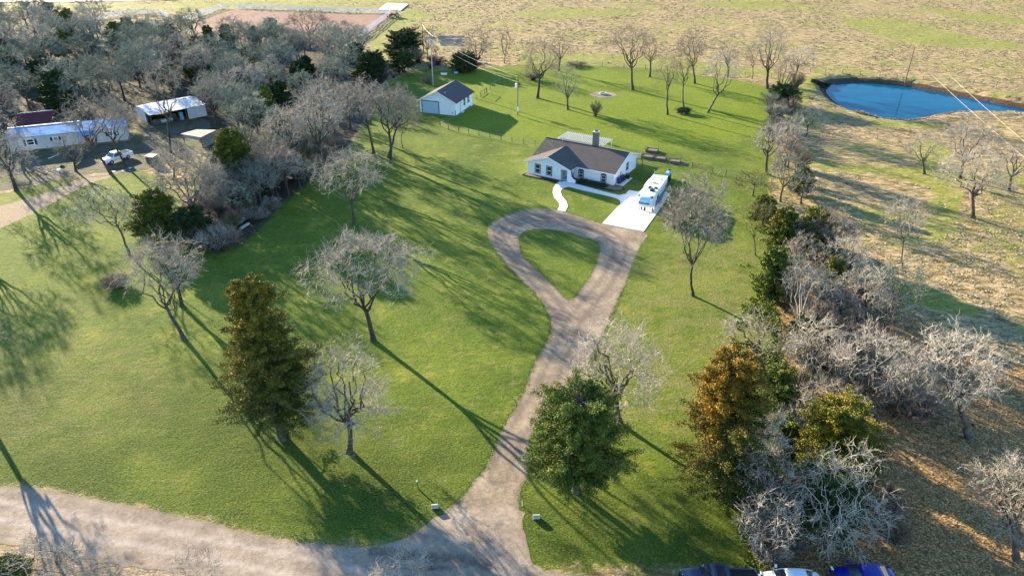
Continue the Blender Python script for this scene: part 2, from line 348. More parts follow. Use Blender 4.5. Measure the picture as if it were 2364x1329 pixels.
M['cedargreen'] = leafm('cedar_green', [(0.0315, 0.052, 0.011), (0.091, 0.1235, 0.0193), (0.245, 0.26, 0.0413)], .6)
M['ever'] = leafm('evergreen_leaf', [(.012, .026, .009), (.035, .066, .018), (.09, .13, .03)], .8)
# ------------------------------------------------------------------ ground, roads, water
def inside(X, Y, poly):
    poly = np.asarray(poly); r = np.zeros(X.shape, bool); j = len(poly) - 1
    for i in range(len(poly)):
        xi, yi = poly[i]; xj, yj = poly[j]
        with np.errstate(divide='ignore', invalid='ignore'):
            r ^= ((yi > Y) != (yj > Y)) & (X < (xj - xi) * (Y - yi) / (yj - yi + 1e-12) + xi)
        j = i
    return r
def segdist(X, Y, pts, closed=True):
    d = np.full(X.shape, 1e9); n = len(pts)
    for i in range(n if closed else n - 1):
        ax, ay = pts[i]; bx, by = pts[(i + 1) % n]; vx, vy = bx - ax, by - ay
        t = np.clip(((X - ax) * vx + (Y - ay) * vy) / (vx * vx + vy * vy + 1e-9), 0, 1); d = np.minimum(d, np.hypot(X - ax - t * vx, Y - ay - t * vy))
    return d
LAWN = gp([(-300, 1040), (-150, 1090), (0, 1125), (110, 1132), (250, 1158), (420, 1192), (600, 1235), (780, 1262), (900, 1262), (1010, 1300), (1240, 1320), (1560, 1318), (1700, 1320), (1800, 1320), (1812, 1180),
           (1800, 1000), (1800, 830), (1792, 700), (1790, 560), (1775, 430), (1795, 330), (1795, 205), (1700, 185), (1500, 158), (1300, 150), (1180, 152), (1060, 165), (960, 160), (900, 190),
           (860, 260), (800, 350), (740, 400), (650, 470), (590, 545), (520, 590), (440, 560), (420, 470), (380, 410), (310, 392), (240, 408), (140, 415), (0, 450), (-250, 500)])
SANDY = gp([(-200, 530), (0, 475), (100, 448), (180, 414), (240, 398), (275, 402), (190, 430), (110, 475), (0, 528), (-200, 590)])
YARD = gp([(-200, 340), (0, 355), (300, 325), (330, 280), (480, 275), (495, 345), (330, 395), (240, 397), (150, 412), (0, 442), (-200, 470)])
WOOD = gp([(-500, 10), (-200, 35), (0, 28), (200, 52), (350, 72), (430, 80), (470, 90), (640, 112), (800, 108), (870, 125), (890, 180), (830, 300), (755, 400), (665, 470), (600, 550), (515, 600), (430, 550), (480, 350), (480, 280), (330, 240), (300, 300), (0, 340), (-500, 400)])
ARENA = gp([(535, 26), (700, 29), (880, 34), (902, 39), (832, 90), (780, 108), (640, 114), (480, 92), (430, 70), (475, 42)])
LITTER = gp([(1790, 520), (1900, 560), (2010, 640), (2150, 760), (2500, 900), (2700, 1500), (1815, 1500), (1812, 1000)])
SHOULDER = gp([(-200, 1235), (0, 1258), (130, 1272), (250, 1297), (420, 1318), (700, 1345), (600, 1500), (-300, 1500)])
GREEN = [gp(p) for p in (
    [(-400, -5), (0, 1), (300, 1), (700, 8), (1000, 5), (1400, -40), (-400, -60)],
    [(-100, 14), (200, 12), (420, 8), (560, 4), (700, 10), (860, 14), (960, 22), (1000, 40), (920, 70), (890, 100), (930, 140), (860, 130), (850, 95), (905, 45), (900, 20), (700, 20), (540, 14), (430, 26), (300, 20), (100, 30)],
    [(1935, 45), (2060, 40), (2180, 70), (2300, 95), (2364, 100), (2364, 118), (2200, 110), (2090, 100), (1960, 60)], [(1870, 158), (1960, 158), (2060, 168), (2040, 175), (1870, 168)],
    [(1170, 30), (1330, 20), (1500, 24), (1420, 38), (1240, 44)], [(1560, 10), (1760, 0), (1900, 14), (1740, 24)], [(2100, 10), (2250, 30), (2400, 50), (2400, 60), (2200, 44)],
    [(1860, 372), (1990, 380), (2110, 385), (2200, 392), (2260, 420), (2160, 440), (2060, 408), (1960, 398), (1880, 392)], [(2100, 330), (2180, 320), (2200, 370), (2130, 400)],
    [(2150, 430), (2230, 440), (2210, 500), (2160, 560), (2120, 560), (2140, 500)], [(1840, 280), (1890, 278), (1900, 290), (1850, 300)], [(2000, 470), (2080, 500), (2040, 520), (1990, 500)],
    [(2050, 640), (2200, 680), (2300, 720), (2200, 730), (2060, 690)], [(2060, 1200), (2200, 1240), (2310, 1310), (2250, 1325), (2150, 1290), (2050, 1250)], [(1790, 180), (1900, 170), (1860, 250), (1800, 260)],
    [(1200, 120), (1500, 130), (1780, 160), (1790, 180), (1500, 165), (1200, 150)], [(2280, 215), (2364, 215), (2364, 225), (2290, 222)], [(2000, 275), (2200, 290), (2160, 300), (2020, 292)])]
POND = [(1907, 212), (1912, 200), (1935, 193), (1975, 191), (2030, 195), (2100, 202), (2180, 216), (2260, 232), (2330, 246), (2400, 258), (2470, 262), (2400, 266), (2320, 263), (2250, 262), (2200, 262), (2160, 268), (2130, 276), (2080, 282), (2040, 280), (1990, 266), (1950, 250), (1922, 232)]
PZ = -1.3
PONDW = [g(x, y, PZ)[:2] for x, y in POND]
xs = np.concatenate([-np.geomspace(3000, 300, 14), np.arange(-280, -110, 2.), np.arange(-110, 135, .75), np.arange(135, 290, 2.), np.geomspace(300, 3000, 14)])
ys = np.concatenate([[-600, -200, -60, 0, 20], np.arange(28, 200, .75), np.arange(200, 400, 2.), np.geomspace(420, 5000, 16)])
GX, GY = np.meshgrid(xs, ys); shp = GX.shape
dp = segdist(GX, GY, PONDW); inp = inside(GX, GY, PONDW); sdp = np.where(inp, -dp, dp)
rngG = np.random.default_rng(5)
def vn(X, Y, s, seed):
    "cheap value noise"
    r = np.random.default_rng(seed).random((256, 256)); x = X / s; y = Y / s; xi = np.floor(x).astype(int); yi = np.floor(y).astype(int); fx = x - xi; fy = y - yi
    fx = fx * fx * (3 - 2 * fx); fy = fy * fy * (3 - 2 * fy); a = r[xi % 256, yi % 256]; b = r[(xi + 1) % 256, yi % 256]; c = r[xi % 256, (yi + 1) % 256]; d = r[(xi + 1) % 256, (yi + 1) % 256]
    return (a * (1 - fx) + b * fx) * (1 - fy) + (c * (1 - fx) + d * fx) * fy
bw = 3.2 + 1.5 * vn(GX, GY, 3., 1)
GZ = np.where(sdp < bw, -1.9 * (1 - np.clip(sdp / bw + .15, 0, 1) ** .8) + .0, 0.) + np.where(sdp < 0, -.5, 0) + np.where(sdp < 9, .25 * np.clip(1 - np.abs(sdp - 5) / 4, 0, 1), 0)
rough_zone = ~(inside(GX, GY, LAWN) | (GY < 48) | inside(GX, GY, YARD))
GZ += np.where(rough_zone & (sdp > 3) & (segdist(GX, GY, LAWN) > 3), .16 * (vn(GX, GY, 2.2, 3) - .5) + .25 * (vn(GX, GY, 9, 4) - .5), 0)
def blur(a, n):
    a = a.astype(float)
    for _ in range(n):
        b = a.copy(); b[1:-1] = (a[:-2] + 2 * a[1:-1] + a[2:]) / 4; a = b.copy(); a[:, 1:-1] = (b[:, :-2] + 2 * b[:, 1:-1] + b[:, 2:]) / 4
    return a
zl = blur(inside(GX, GY, LAWN), 12); zw = blur(inside(GX, GY, WOOD) | inside(GX, GY, LITTER), 8); zs = blur(inside(GX, GY, SANDY), 4) + blur(inside(GX, GY, SHOULDER), 3)
zy = blur(inside(GX, GY, YARD), 5); za = blur(inside(GX, GY, ARENA), 1); zg = np.zeros(shp)
for p in GREEN: zg = np.maximum(zg, blur(inside(GX, GY, p), 5))
zb = np.clip(1 - (sdp - 1.2) / 1.6, 0, 1)
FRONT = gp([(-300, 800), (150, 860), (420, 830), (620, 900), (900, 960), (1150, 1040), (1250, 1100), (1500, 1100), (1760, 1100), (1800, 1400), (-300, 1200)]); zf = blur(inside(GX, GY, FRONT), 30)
BACK = gp([(1000, 130), (1240, 150), (1780, 180), (1780, 300), (1560, 350), (1300, 330), (1180, 330), (1050, 290)]); zbk = blur(inside(GX, GY, BACK), 16)
WORN = gp([(1440, 640), (1560, 560), (1770, 560), (1790, 1000), (1600, 1020), (1440, 960), (1350, 860)]); WORN2 = gp([(-200, 680), (200, 700), (420, 830), (350, 1000), (0, 1060), (-250, 1000)]); zwn = blur(inside(GX, GY, WORN), 16) + .6 * blur(inside(GX, GY, WORN2), 20)
zlit = blur(inside(GX, GY, LITTER), 10)
ny, nx = shp; ii = (np.arange(ny - 1)[:, None] * nx + np.arange(nx - 1)[None]).ravel(); GQ = np.stack([ii, ii + 1, ii + nx + 1, ii + nx], 1)
gme = mesh_np('ground', np.stack([GX, GY, GZ], -1), GQ, smooth=True)
def vattr(me, name, v):
    a = me.attributes.new(name, 'FLOAT', 'POINT'); a.data.foreach_set('value', np.asarray(v, np.float32).ravel())
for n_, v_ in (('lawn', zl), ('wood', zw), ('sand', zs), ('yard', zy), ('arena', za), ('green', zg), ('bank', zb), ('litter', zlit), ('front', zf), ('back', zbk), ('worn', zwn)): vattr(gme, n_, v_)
def groundmat():
    t = NT('ground_cover'); A = lambda n: t.n('ShaderNodeAttribute', attribute_name=n).outputs['Fac']
    nA = t.noise(.35, 5, .65); nB = t.noise(1.6, 5, .7, off=(5, 3, 0)); nC = t.noise(5., 4, .7, off=(2, 8, 0)); nL = t.noise(.045, 4, .6); nM = t.noise(.11, 4, .6, off=(40, 3, 0)); nF = t.noise(14, 3, .7)
    nT = t.noise(.8, 6, .75, dist=.4, stretch=(.55, 1.2, 1))
    def edge(a, w=.9, k=7):   # ragged zone edge
        v = t.math('ADD', a, t.math('MULTIPLY', t.math('SUBTRACT', t.math('ADD', t.math('MULTIPLY', nA, .5), t.math('MULTIPLY', nB, .5)), .5), w))
        return t.math('MULTIPLY_ADD', t.math('SUBTRACT', v, .5), k, .5, clamp=True)
    # pasture: bleached bunch grass over short green
    straw = t.ramp(nT, [(.37, (.09, .066, .024)), (.45, (.21, .155, .068)), (.54, (.34, .25, .13)), (.66, (.46, .345, .19))])
    pg = t.ramp(nB, [(.3, (.11, .135, .02)), (.7, (.25, .25, .05))])
    gmask = t.math('ADD', t.math('MULTIPLY', t.ramp(nL, [(.46, 0), (.60, 1)]), t.ramp(nA, [(.44, 0), (.56, 1)])), edge(A('green'), 1.2, 5), clamp=True)
    gmask = t.math('MULTIPLY', gmask, t.ramp(nT, [(.45, 1), (.62, .35)]))
    past = t.mix(gmask, straw, pg)
    # lawn
    l1 = t.ramp(nB, [(.34, (.028, .050, .006)), (.5, (.076, .108, .012)), (.66, (.142, .172, .020))])
    l1 = t.mix(t.math('MULTIPLY', t.ramp(nC, [(.35, 0), (.65, 1)]), .5), l1, (.15, .19, .026))
    l2 = t.ramp(nM, [(.36, (.050, .095, .009)), (.5, (.085, .125, .014)), (.6, (.15, .185, .022)), (.68, (.20, .20, .04))])
    lawn = t.mix(.4, l1, l2)
    lawn = t.mix(t.math('MULTIPLY', t.ramp(t.noise(.22, 5, .7, off=(11, 7, 0)), [(.56, 0), (.68, 1)]), .6), lawn, (.24, .22, .03))
    lawn = t.mix(t.math('MULTIPLY', t.ramp(t.noise(.09, 6, .7, off=(31, 17, 0)), [(.50, 0), (.64, 1)]), .55), lawn, (.045, .075, .010))
    lawn = t.mix(t.math('MULTIPLY', t.ramp(t.noise(.5, 6, .75, off=(1, 27, 0)), [(.55, 0), (.66, 1)]), .6), lawn, (.20, .165, .06))
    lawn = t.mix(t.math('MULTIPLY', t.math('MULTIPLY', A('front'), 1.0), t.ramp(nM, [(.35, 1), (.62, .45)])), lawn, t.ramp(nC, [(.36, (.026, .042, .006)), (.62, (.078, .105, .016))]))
    lawn = t.mix(t.math('MULTIPLY', A('back'), .55), lawn, t.ramp(nB, [(.34, (.10, .145, .006)), (.66, (.20, .235, .012))]))
    lawn = t.mix(t.math('MULTIPLY', t.math('MULTIPLY', A('worn'), t.ramp(t.noise(.35, 6, .75, off=(71, 7, 0)), [(.40, 0), (.62, 1)])), .75), lawn, t.ramp(nC, [(.36, (.11, .105, .03)), (.62, (.23, .20, .075))]))
    lit = t.ramp(nC, [(.34, (.085, .045, .016)), (.5, (.27, .16, .065)), (.66, (.52, .33, .145))])
    lit = t.mix(t.ramp(nB, [(.48, 0), (.66, .7)]), lit, (.06, .06, .02))
    wd = t.ramp(nC, [(.3, (.022, .018, .014)), (.7, (.10, .082, .06))]); wd = t.mix(t.ramp(nA, [(.5, 0), (.62, .8)]), wd, (.045, .06, .014))
    sand = t.ramp(nC, [(.3, (.17, .125, .08)), (.7, (.36, .28, .19))]); sand = t.mix(t.ramp(nB, [(.58, 0), (.70, .8)]), sand, (.13, .12, .05))
    yard = t.ramp(nC, [(.3, (.06, .055, .045)), (.7, (.15, .13, .105))]); yard = t.mix(t.ramp(nA, [(.48, 0), (.58, .85)]), yard, (.06, .085, .015))
    arena = t.ramp(t.noise(1.2, 5, .7, stretch=(.4, 2, 1)), [(.3, (.17, .10, .075)), (.7, (.30, .19, .145))])
    bank = t.ramp(nC, [(.3, (.03, .02, .013)), (.7, (.12, .085, .055))])
    c = t.mix(edge(A('wood')), past, t.mix(edge(A('litter')), wd, lit)); c = t.mix(edge(A('yard')), c, yard); c = t.mix(edge(A('lawn'), 1.5, 4), c, lawn)
    c = t.mix(edge(A('sand'), 1.1), c, sand); c = t.mix(edge(A('arena'), .3), c, arena); c = t.mix(edge(A('bank'), .8), c, bank)
    fine = t.math('MULTIPLY_ADD', t.math('SUBTRACT', t.math('ADD', t.math('MULTIPLY', nF, .55), t.math('MULTIPLY', nC, .45)), .5), 3.4, 1.0)
    vm = t.n('ShaderNodeVectorMath', operation='SCALE'); t.l(c, vm.inputs[0]); t.l(t.math('MAXIMUM', fine, .35), vm.inputs[3]); t.col(vm.outputs[0]).rough(.95, .08)
    h = t.math('ADD', t.math('MULTIPLY', nB, .5), t.math('MULTIPLY', nC, .35)); h = t.math('ADD', h, t.math('MULTIPLY', nF, .15))
    hp = t.math('MULTIPLY', nT, 1.6); k = t.math('MULTIPLY', edge(A('lawn'), .7), .8)
    hh = t.math('ADD', t.math('MULTIPLY', h, .55), t.math('MULTIPLY', hp, t.math('SUBTRACT', 1, k)))
    t.bump(hh, .34, .9); return t.m
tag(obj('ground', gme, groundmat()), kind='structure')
def jitter(poly, step, amp, seed, closed=True):
    rg = random.Random(seed); out = []; n = len(poly)
    for i in range(n if closed else n - 1):
        a = Vector(poly[i]); b = Vector(poly[(i + 1) % n]); p0 = Vector(poly[i - 1]); p3 = Vector(poly[(i + 2) % n]); k = max(1, int((b - a).length / step))
        for j in range(k):
            u = j / k; q = .5 * ((2 * a) + (b - p0) * u + (2 * p0 - 5 * a + 4 * b - p3) * u * u + (3 * a - p0 - 3 * b + p3) * u ** 3)
            out.append((q.x + rg.gauss(0, amp), q.y + rg.gauss(0, amp)))
    return out
def sheet_cdt(name, outer, holes, step, z, m, tracks=None, margin=.2, verge=None, dark_strip=()):
    from mathutils.geometry import delaunay_2d_cdt
    pts = list(outer); edges = [(i, (i + 1) % len(outer)) for i in range(len(outer))]
    for h in holes:
        n = len(pts); pts += h; edges += [(n + i, n + (i + 1) % len(h)) for i in range(len(h))]
    o = np.array(outer); X, Y = np.meshgrid(np.arange(o[:, 0].min(), o[:, 0].max(), step), np.arange(o[:, 1].min(), o[:, 1].max(), step))
    m_ = inside(X, Y, outer) & (segdist(X, Y, outer) > margin)
    for h in holes: m_ &= ~inside(X, Y, h) & (segdist(X, Y, h) > margin)
    pts += list(zip(X[m_].tolist(), Y[m_].tolist()))
    v, e, f, *_ = delaunay_2d_cdt([Vector(p) for p in pts], edges, [], 0, 1e-5)
    V = np.array([(p.x, p.y) for p in v]); Fa = np.array([t for t in f if len(t) == 3]); c = V[Fa].mean(1); k = inside(c[:, 0], c[:, 1], outer)
    for h in holes: k &= ~inside(c[:, 0], c[:, 1], h)
    Fa = Fa[k]; a = V[Fa]; ar = np.cross(a[:, 1] - a[:, 0], a[:, 2] - a[:, 0]); Fa[ar < 0] = Fa[ar < 0][:, ::-1]
    me = mesh_np(name, np.column_stack([V, np.full(len(V), z)]), None, Fa, smooth=True)
    ed = segdist(V[:, 0], V[:, 1], outer) if verge is None else np.min([segdist(V[:, 0], V[:, 1], l, False) for l in verge], 0)
    for h in holes: ed = np.minimum(ed, segdist(V[:, 0], V[:, 1], h))
    vattr(me, 'edge', np.clip(1 - ed / 1.0, 0, 1))
    tk = np.zeros(len(V))
    for line, hw in (tracks or []):
        d = segdist(V[:, 0], V[:, 1], line, False); tk = np.maximum(tk, np.exp(-((d - hw) / .28) ** 2))
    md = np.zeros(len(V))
    for line, wd in dark_strip: md = np.maximum(md, np.exp(-(segdist(V[:, 0], V[:, 1], line, False) / wd) ** 2))
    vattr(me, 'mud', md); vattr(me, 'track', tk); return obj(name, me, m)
def gravelm(name, lo, mid, hi, trk, verge, puddle=None):
    t = NT(name); A = lambda n: t.n('ShaderNodeAttribute', attribute_name=n).outputs['Fac']
    nA = t.noise(.28, 6, .65); nB = t.noise(2.2, 6, .75, off=(3, 1, 0)); nC = t.noise(11, 4, .8)
    f = t.math('ADD', t.math('MULTIPLY', nA, .45), t.math('ADD', t.math('MULTIPLY', nB, .35), t.math('MULTIPLY', nC, .2)))
    c = t.ramp(f, [(.38, lo), (.5, mid), (.62, hi)])
    k = t.math('MULTIPLY', A('track'), t.ramp(nB, [(.35, .4), (.6, .95)])); c = t.mix(k, c, trk)
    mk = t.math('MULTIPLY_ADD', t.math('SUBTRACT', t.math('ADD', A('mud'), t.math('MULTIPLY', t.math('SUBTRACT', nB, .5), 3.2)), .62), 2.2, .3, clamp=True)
    c = t.mix(t.math('MULTIPLY', mk, .7), c, (.075, .055, .042))  # darker brown strips along given lines, broken up by noise
    e = t.math('MULTIPLY_ADD', t.math('SUBTRACT', t.math('ADD', A('edge'), t.math('MULTIPLY', t.math('SUBTRACT', nB, .5), 2.2)), .72), 3.5, 0, clamp=True)
    c = t.mix(t.math('MULTIPLY', e, .8), c, verge)
    t.col(c).rough(.95, .1).bump(t.math('ADD', t.math('MULTIPLY', nB, .6), t.math('MULTIPLY', nC, .4)), .07); return t.m
M['drive'] = gravelm('driveway_gravel', (.12, .092, .064), (.24, .186, .128), (.39, .305, .208), (.13, .10, .075), (.10, .105, .05))
M['road'] = gravelm('road_gravel', (.15, .116, .085), (.255, .20, .148), (.385, .31, .23), (.40, .33, .27), (.18, .15, .08))
D_OUT = [(1060, 1240), (1022, 1187), (1047, 1164), (1094, 1113), (1126, 1070), (1144, 1023), (1162, 983), (1205, 913), (1236, 833), (1266, 782), (1272, 757), (1263, 717), (1240, 684), (1209, 653), (1168, 609), (1145, 579), (1127, 547), (1131, 520), (1160, 500), (1199, 486), (1253, 481), (1300, 488), (1338, 500),
         (1389, 516), (1488, 535), (1478, 568), (1465, 599), (1453, 633), (1439, 667), (1424, 700), (1409, 738), (1385, 790), (1362, 830), (1339, 850), (1299, 933), (1256, 969), (1226, 1005), (1222, 1060), (1218, 1099), (1200, 1135), (1198, 1174), (1190, 1240)]
D_IN = [(1199, 562), (1204, 541), (1226, 531), (1267, 530), (1307, 536), (1348, 548), (1375, 558), (1383, 572), (1380, 596), (1368, 626), (1348, 657), (1321, 692), (1311, 692), (1287, 670), (1253, 636), (1226, 609), (1206, 589)]
road_px = [(-250, 1060), (0, 1121), (60, 1124), (150, 1138), (300, 1166), (420, 1190), (600, 1234), (760, 1258), (860, 1260), (940, 1238), (990, 1206), (1022, 1187)]
outd = jitter(gp(D_OUT), .45, .07, 3); ind = jitter(gp(D_IN), .45, .06, 4)
dr_track = [(gp([(1150, 1100), (1185, 1010), (1260, 890), (1300, 800), (1325, 740), (1400, 650), (1430, 590), (1430, 560), (1390, 530), (1300, 508), (1230, 503), (1175, 520), (1160, 545), (1190, 590), (1250, 660), (1300, 730)]), .85), (gp([(1420, 545), (1350, 512), (1280, 497), (1215, 500), (1165, 515), (1148, 535), (1160, 565), (1190, 600), (1240, 655), (1290, 720)]), .7)]
tag(sheet_cdt('driveway', outd, [ind], .4, .006, M['drive'], dr_track, verge=[gp(D_OUT[1:-1])]), kind='structure')
road_w = gp(road_px) + gp([(1198, 1174), (1205, 1210), (1216, 1257), (1234, 1300), (1300, 1322), (1500, 1340)]) + [(30, 33), (45, 33), (45, 26), (0, 22), (-25, 30.5)] + gp([(650, 1385), (430, 1325), (250, 1300), (130, 1275), (0, 1254), (-250, 1200)])
roadp = jitter(road_w, .5, .07, 6)
tag(sheet_cdt('road', roadp, [], .5, .012, M['road'], [(gp([(-200, 1140), (200, 1215), (500, 1270), (800, 1330), (1000, 1400)]), .9)], verge=[gp(road_px), gp([(1198, 1174), (1205, 1210), (1216, 1257), (1234, 1300), (1300, 1322), (1500, 1340)]), gp([(430, 1325), (250, 1300), (130, 1275), (0, 1254), (-250, 1200)])], dark_strip=[(gp([(860, 1270), (960, 1282), (1060, 1290), (1130, 1305)]), .75), (gp([(880, 1305), (1000, 1312), (1100, 1320)]), .3), (gp([(150, 1270), (260, 1292), (420, 1312)]), .12)]), kind='structure')
fr = gp([(-600, -2), (0, 1), (200, 0), (400, -4), (700, -14), (700, -19), (400, -9), (200, -3), (0, -3), (-600, -8)])
M['farroad'] = plain('far_road', (.62, .52, .42), .9, .12, .5)
frz = [(x, y) for x, y in gp([(-700, 6), (0, 6), (200, 5), (400, 1), (560, -6), (800, -22)])] + [(x, y + 6) for x, y in gp([(-700, 6), (0, 6), (200, 5), (400, 1), (560, -6), (800, -22)])][::-1]
mb = MB(); n_ = len(frz) // 2
for i in range(n_ - 1): mb.add([(*frz[i], .2), (*frz[i + 1], .2), (*frz[-2 - i], .2), (*frz[-1 - i], .2)], [(0, 1, 2, 3)])
tag(mb.build('far_road', M['farroad']), kind='structure')
# concrete pad and walk
def concm():
    t = NT('concrete'); c = t.ramp(t.noise(.7, 6, .7), [(.3, (.56, .54, .50)), (.7, (.70, .68, .64))]); c = t.mix(t.ramp(t.noise(1.8, 6, .75, off=(7, 2, 0)), [(.60, 0), (.72, .5)]), c, (.45, .36, .26))
    t.col(c).rough(.9, .15).bump(t.noise(12, 3), .01); return t.m
M['conc'] = concm()
z5 = lambda L: [(1150 + x / 3.94, 270 + y / 3.94) for x, y in L]
pad = gp(z5([(945, 970), (1030, 880), (1112, 793), (1190, 665), (1265, 680), (1420, 640), (1560, 700), (1450, 870), (1325, 1042)]))
walk = z5([(1112, 793), (1112, 765), (1080, 742), (1000, 720), (800, 675), (640, 635), (590, 647), (567, 680), (582, 722), (622, 770), (636, 810), (612, 862), (537, 850), (560, 812), (553, 780), (510, 730), (496, 690), (500, 650), (525, 612), (560, 585), (640, 590), (700, 608), (1000, 690), (1100, 712), (1160, 700), (1190, 665)])
mb = MB(); mb.prism(pad, 'z', -.05, .055); tag(mb.build('concrete_pad', M['conc'], bevel=.02), kind='structure')
mb = MB(); mb.prism(gp(walk), 'z', -.05, .05); tag(mb.build('concrete_walk', M['conc']), kind='structure')
# water
tw = NT('pond_water'); tw.b.inputs['Base Color'].default_value = (.0, .068, .13, 1); tw.rough(.05, .03); tw.b.inputs['IOR'].default_value = 1.33
tw.col(tw.ramp(tw.noise(.12, 5, .7, stretch=(1, 2, 1)), [(.35, (.0, .055, .12)), (.62, (.002, .075, .14)), (.72, (.03, .08, .12))])); tw.bump(tw.noise(.8, 3, .6), .012); M['water'] = tw.m  # sky's blue reflection put into the base colour, with duller scum patches
mb = MB(); mb.add([(x, y, PZ) for x, y in jitter(PONDW, .8, .0, 1)], [tuple(range(len(jitter(PONDW, .8, .0, 1))))]); tag(mb.build('pond', M['water']), kind='structure')
# ---- grass tussocks of the pasture, reeds, weeds: uncountable cover
def ground_z(X, Y):
    i = np.clip(np.searchsorted(xs, X) - 1, 0, len(xs) - 2); j = np.clip(np.searchsorted(ys, Y) - 1, 0, len(ys) - 2)
    u = (X - xs[i]) / (xs[i + 1] - xs[i]); v = (Y - ys[j]) / (ys[j + 1] - ys[j])
    return (GZ[j, i] * (1 - u) + GZ[j, i + 1] * u) * (1 - v) + (GZ[j + 1, i] * (1 - u) + GZ[j + 1, i + 1] * u) * v
def scatter_blades(name, P, h, r, nb, m, seed, label=None):
    "clumps of nb splayed triangular blades"
    rg = np.random.default_rng(seed); n = len(P); a = rg.uniform(0, 6.28, (n, nb)); c = np.column_stack([P, ground_z(P[:, 0], P[:, 1]) - .02])[:, None]
    d = np.stack([np.cos(a), np.sin(a), a * 0], -1); s = np.stack([-np.sin(a), np.cos(a), a * 0], -1); rr = (r * rg.uniform(.5, 1.3, (n, nb)))[..., None]; hh = h * rg.uniform(.6, 1.2, (n, nb))
    b = c + d * rr * .25; tip = c + d * rr; tip[..., 2] += hh; V = np.stack([b - s * rr * .45, b + s * rr * .45, tip], 2).reshape(-1, 3)
    o = obj(name, mesh_np(name, V, None, np.arange(len(V)).reshape(-1, 3)), m); o['kind'] = 'stuff'
    if label: o['label'] = label
    return o
def samp(n, x0, x1, y0, y1, ok, seed):
    rg = np.random.default_rng(seed); X = rg.uniform(x0, x1, n); Y = rg.uniform(y0, y1, n); k = ok(X, Y); return np.column_stack([X[k], Y[k]])
M['straw'] = leafm('straw', [(.20, .155, .08), (.34, .265, .145), (.48, .375, .22)], .5)
M['weed'] = leafm('weeds', [(.07, .10, .014), (.13, .17, .022), (.26, .25, .04)], .4)
M['leaflitter'] = leafm('fallen_leaves', [(.10, .06, .025), (.27, .165, .07), (.44, .29, .14)], .5)
M['grassblade'] = leafm('grass_blades', [(.07, .10, .012), (.12, .16, .02), (.22, .23, .05)], .4)
OUTF = lambda X, Y: (np.abs(X) < Y * .80 + 18)
notpast = lambda X, Y: inside(X, Y, LAWN) | inside(X, Y, WOOD) | inside(X, Y, ARENA) | inside(X, Y, YARD) | inside(X, Y, LITTER) | inside(X, Y, PONDW) | (segdist(X, Y, PONDW) < 2.5) | inside(X, Y, SANDY)
ingreen = lambda X, Y: np.any([inside(X, Y, p) for p in GREEN], 0) | (vn(X, Y, 14, 8) > .68)
P = samp(42000, -260, 280, 175, 360, lambda X, Y: OUTF(X, Y) & ~notpast(X, Y) & ~(ingreen(X, Y) & (vn(X, Y, 1.7, 77) > .2)) & (vn(X, Y, 1.6, 9) + .5 * vn(X, Y, 9, 2) > .62), 1)
scatter_blades('dry_grass', P, .17, .5, 6, M['straw'], 2, 'bleached bunch grass of the open pasture')
P = samp(60000, 20, 150, 30, 180, lambda X, Y: OUTF(X, Y) & ~notpast(X, Y) & ~(ingreen(X, Y) & (vn(X, Y, 1.7, 77) > .15)) & (vn(X, Y, 1.1, 9) > .42), 3)
scatter_blades('dry_grass', P, .11, .3, 6, M['straw'], 4, 'bleached grass beside the tree line and pond')
P = samp(26000, 20, 150, 25, 130, lambda X, Y: inside(X, Y, LITTER) & OUTF(X, Y), 5)
scatter_blades('leaf_litter', P, .14, .28, 5, M['leaflitter'], 6, 'fallen leaves and low weeds under the eastern trees')
P = samp(60000, 18, 34, 26, 122, lambda X, Y: ~inside(X, Y, LITTER) & inside(X, Y, LAWN) & (segdist(X, Y, LITTER) < 9 * vn(X, Y, 2, 4) * vn(X * 7.3, Y * 6.1, .9, 14)), 7)
scatter_blades('weeds', P, .22, .2, 5, M['weed'], 8, 'rough green weeds along the eastern lot edge')
def fringe(line, n, wd, seed, closed=False):
    rg = np.random.default_rng(seed); L = np.array(line); k = len(L) if closed else len(L) - 1; i = rg.integers(0, k, n); t = rg.random((n, 1)); return L[i] * (1 - t) + L[(i + 1) % len(L)] * t + rg.normal(0, wd, (n, 2))
nvd = [p for p in outd if p[1] > g(0, 1178)[1]]; edge_l = fringe(nvd[:110], 1500, .2, 1); edge_i = fringe(ind, 500, .15, 2, True); edge_r = fringe(nvd[-90:], 1100, .2, 3)
edge_n = fringe(jitter(gp(road_px), .5, .07, 6, False), 1500, .5, 4)
scatter_blades('verge_grass', np.concatenate([edge_l, edge_i, edge_r]), .055, .12, 6, M['grassblade'], 9, 'uneven grass verge along the gravel')
scatter_blades('verge_grass', edge_n, .04, .13, 6, M['straw'], 19, 'dry straw coloured verge between lawn and road')
# matted reeds and mud clods on the pond bank
b1 = [g(x, y, -.6)[:2] for x, y in POND[1:11]]; P = fringe(jitter(b1, 1, 0, 1, False), 2600, .7, 5); M['mudreed'] = leafm('bank_scrub', [(.012, .009, .006), (.04, .028, .018), (.10, .075, .05)], .6)
scatter_blades('bank_scrub', P, .45, .45, 5, M['mudreed'], 10, 'dark scrub on the far bank of the pond')
b2 = [g(x, y, -.9)[:2] for x, y in POND[12:20]]; P = fringe(jitter(b2, 1, 0, 1, False), 1800, .4, 6)
scatter_blades('reeds', P, .55, .3, 5, M['straw'], 11, 'pale reeds along the near shore of the pond')
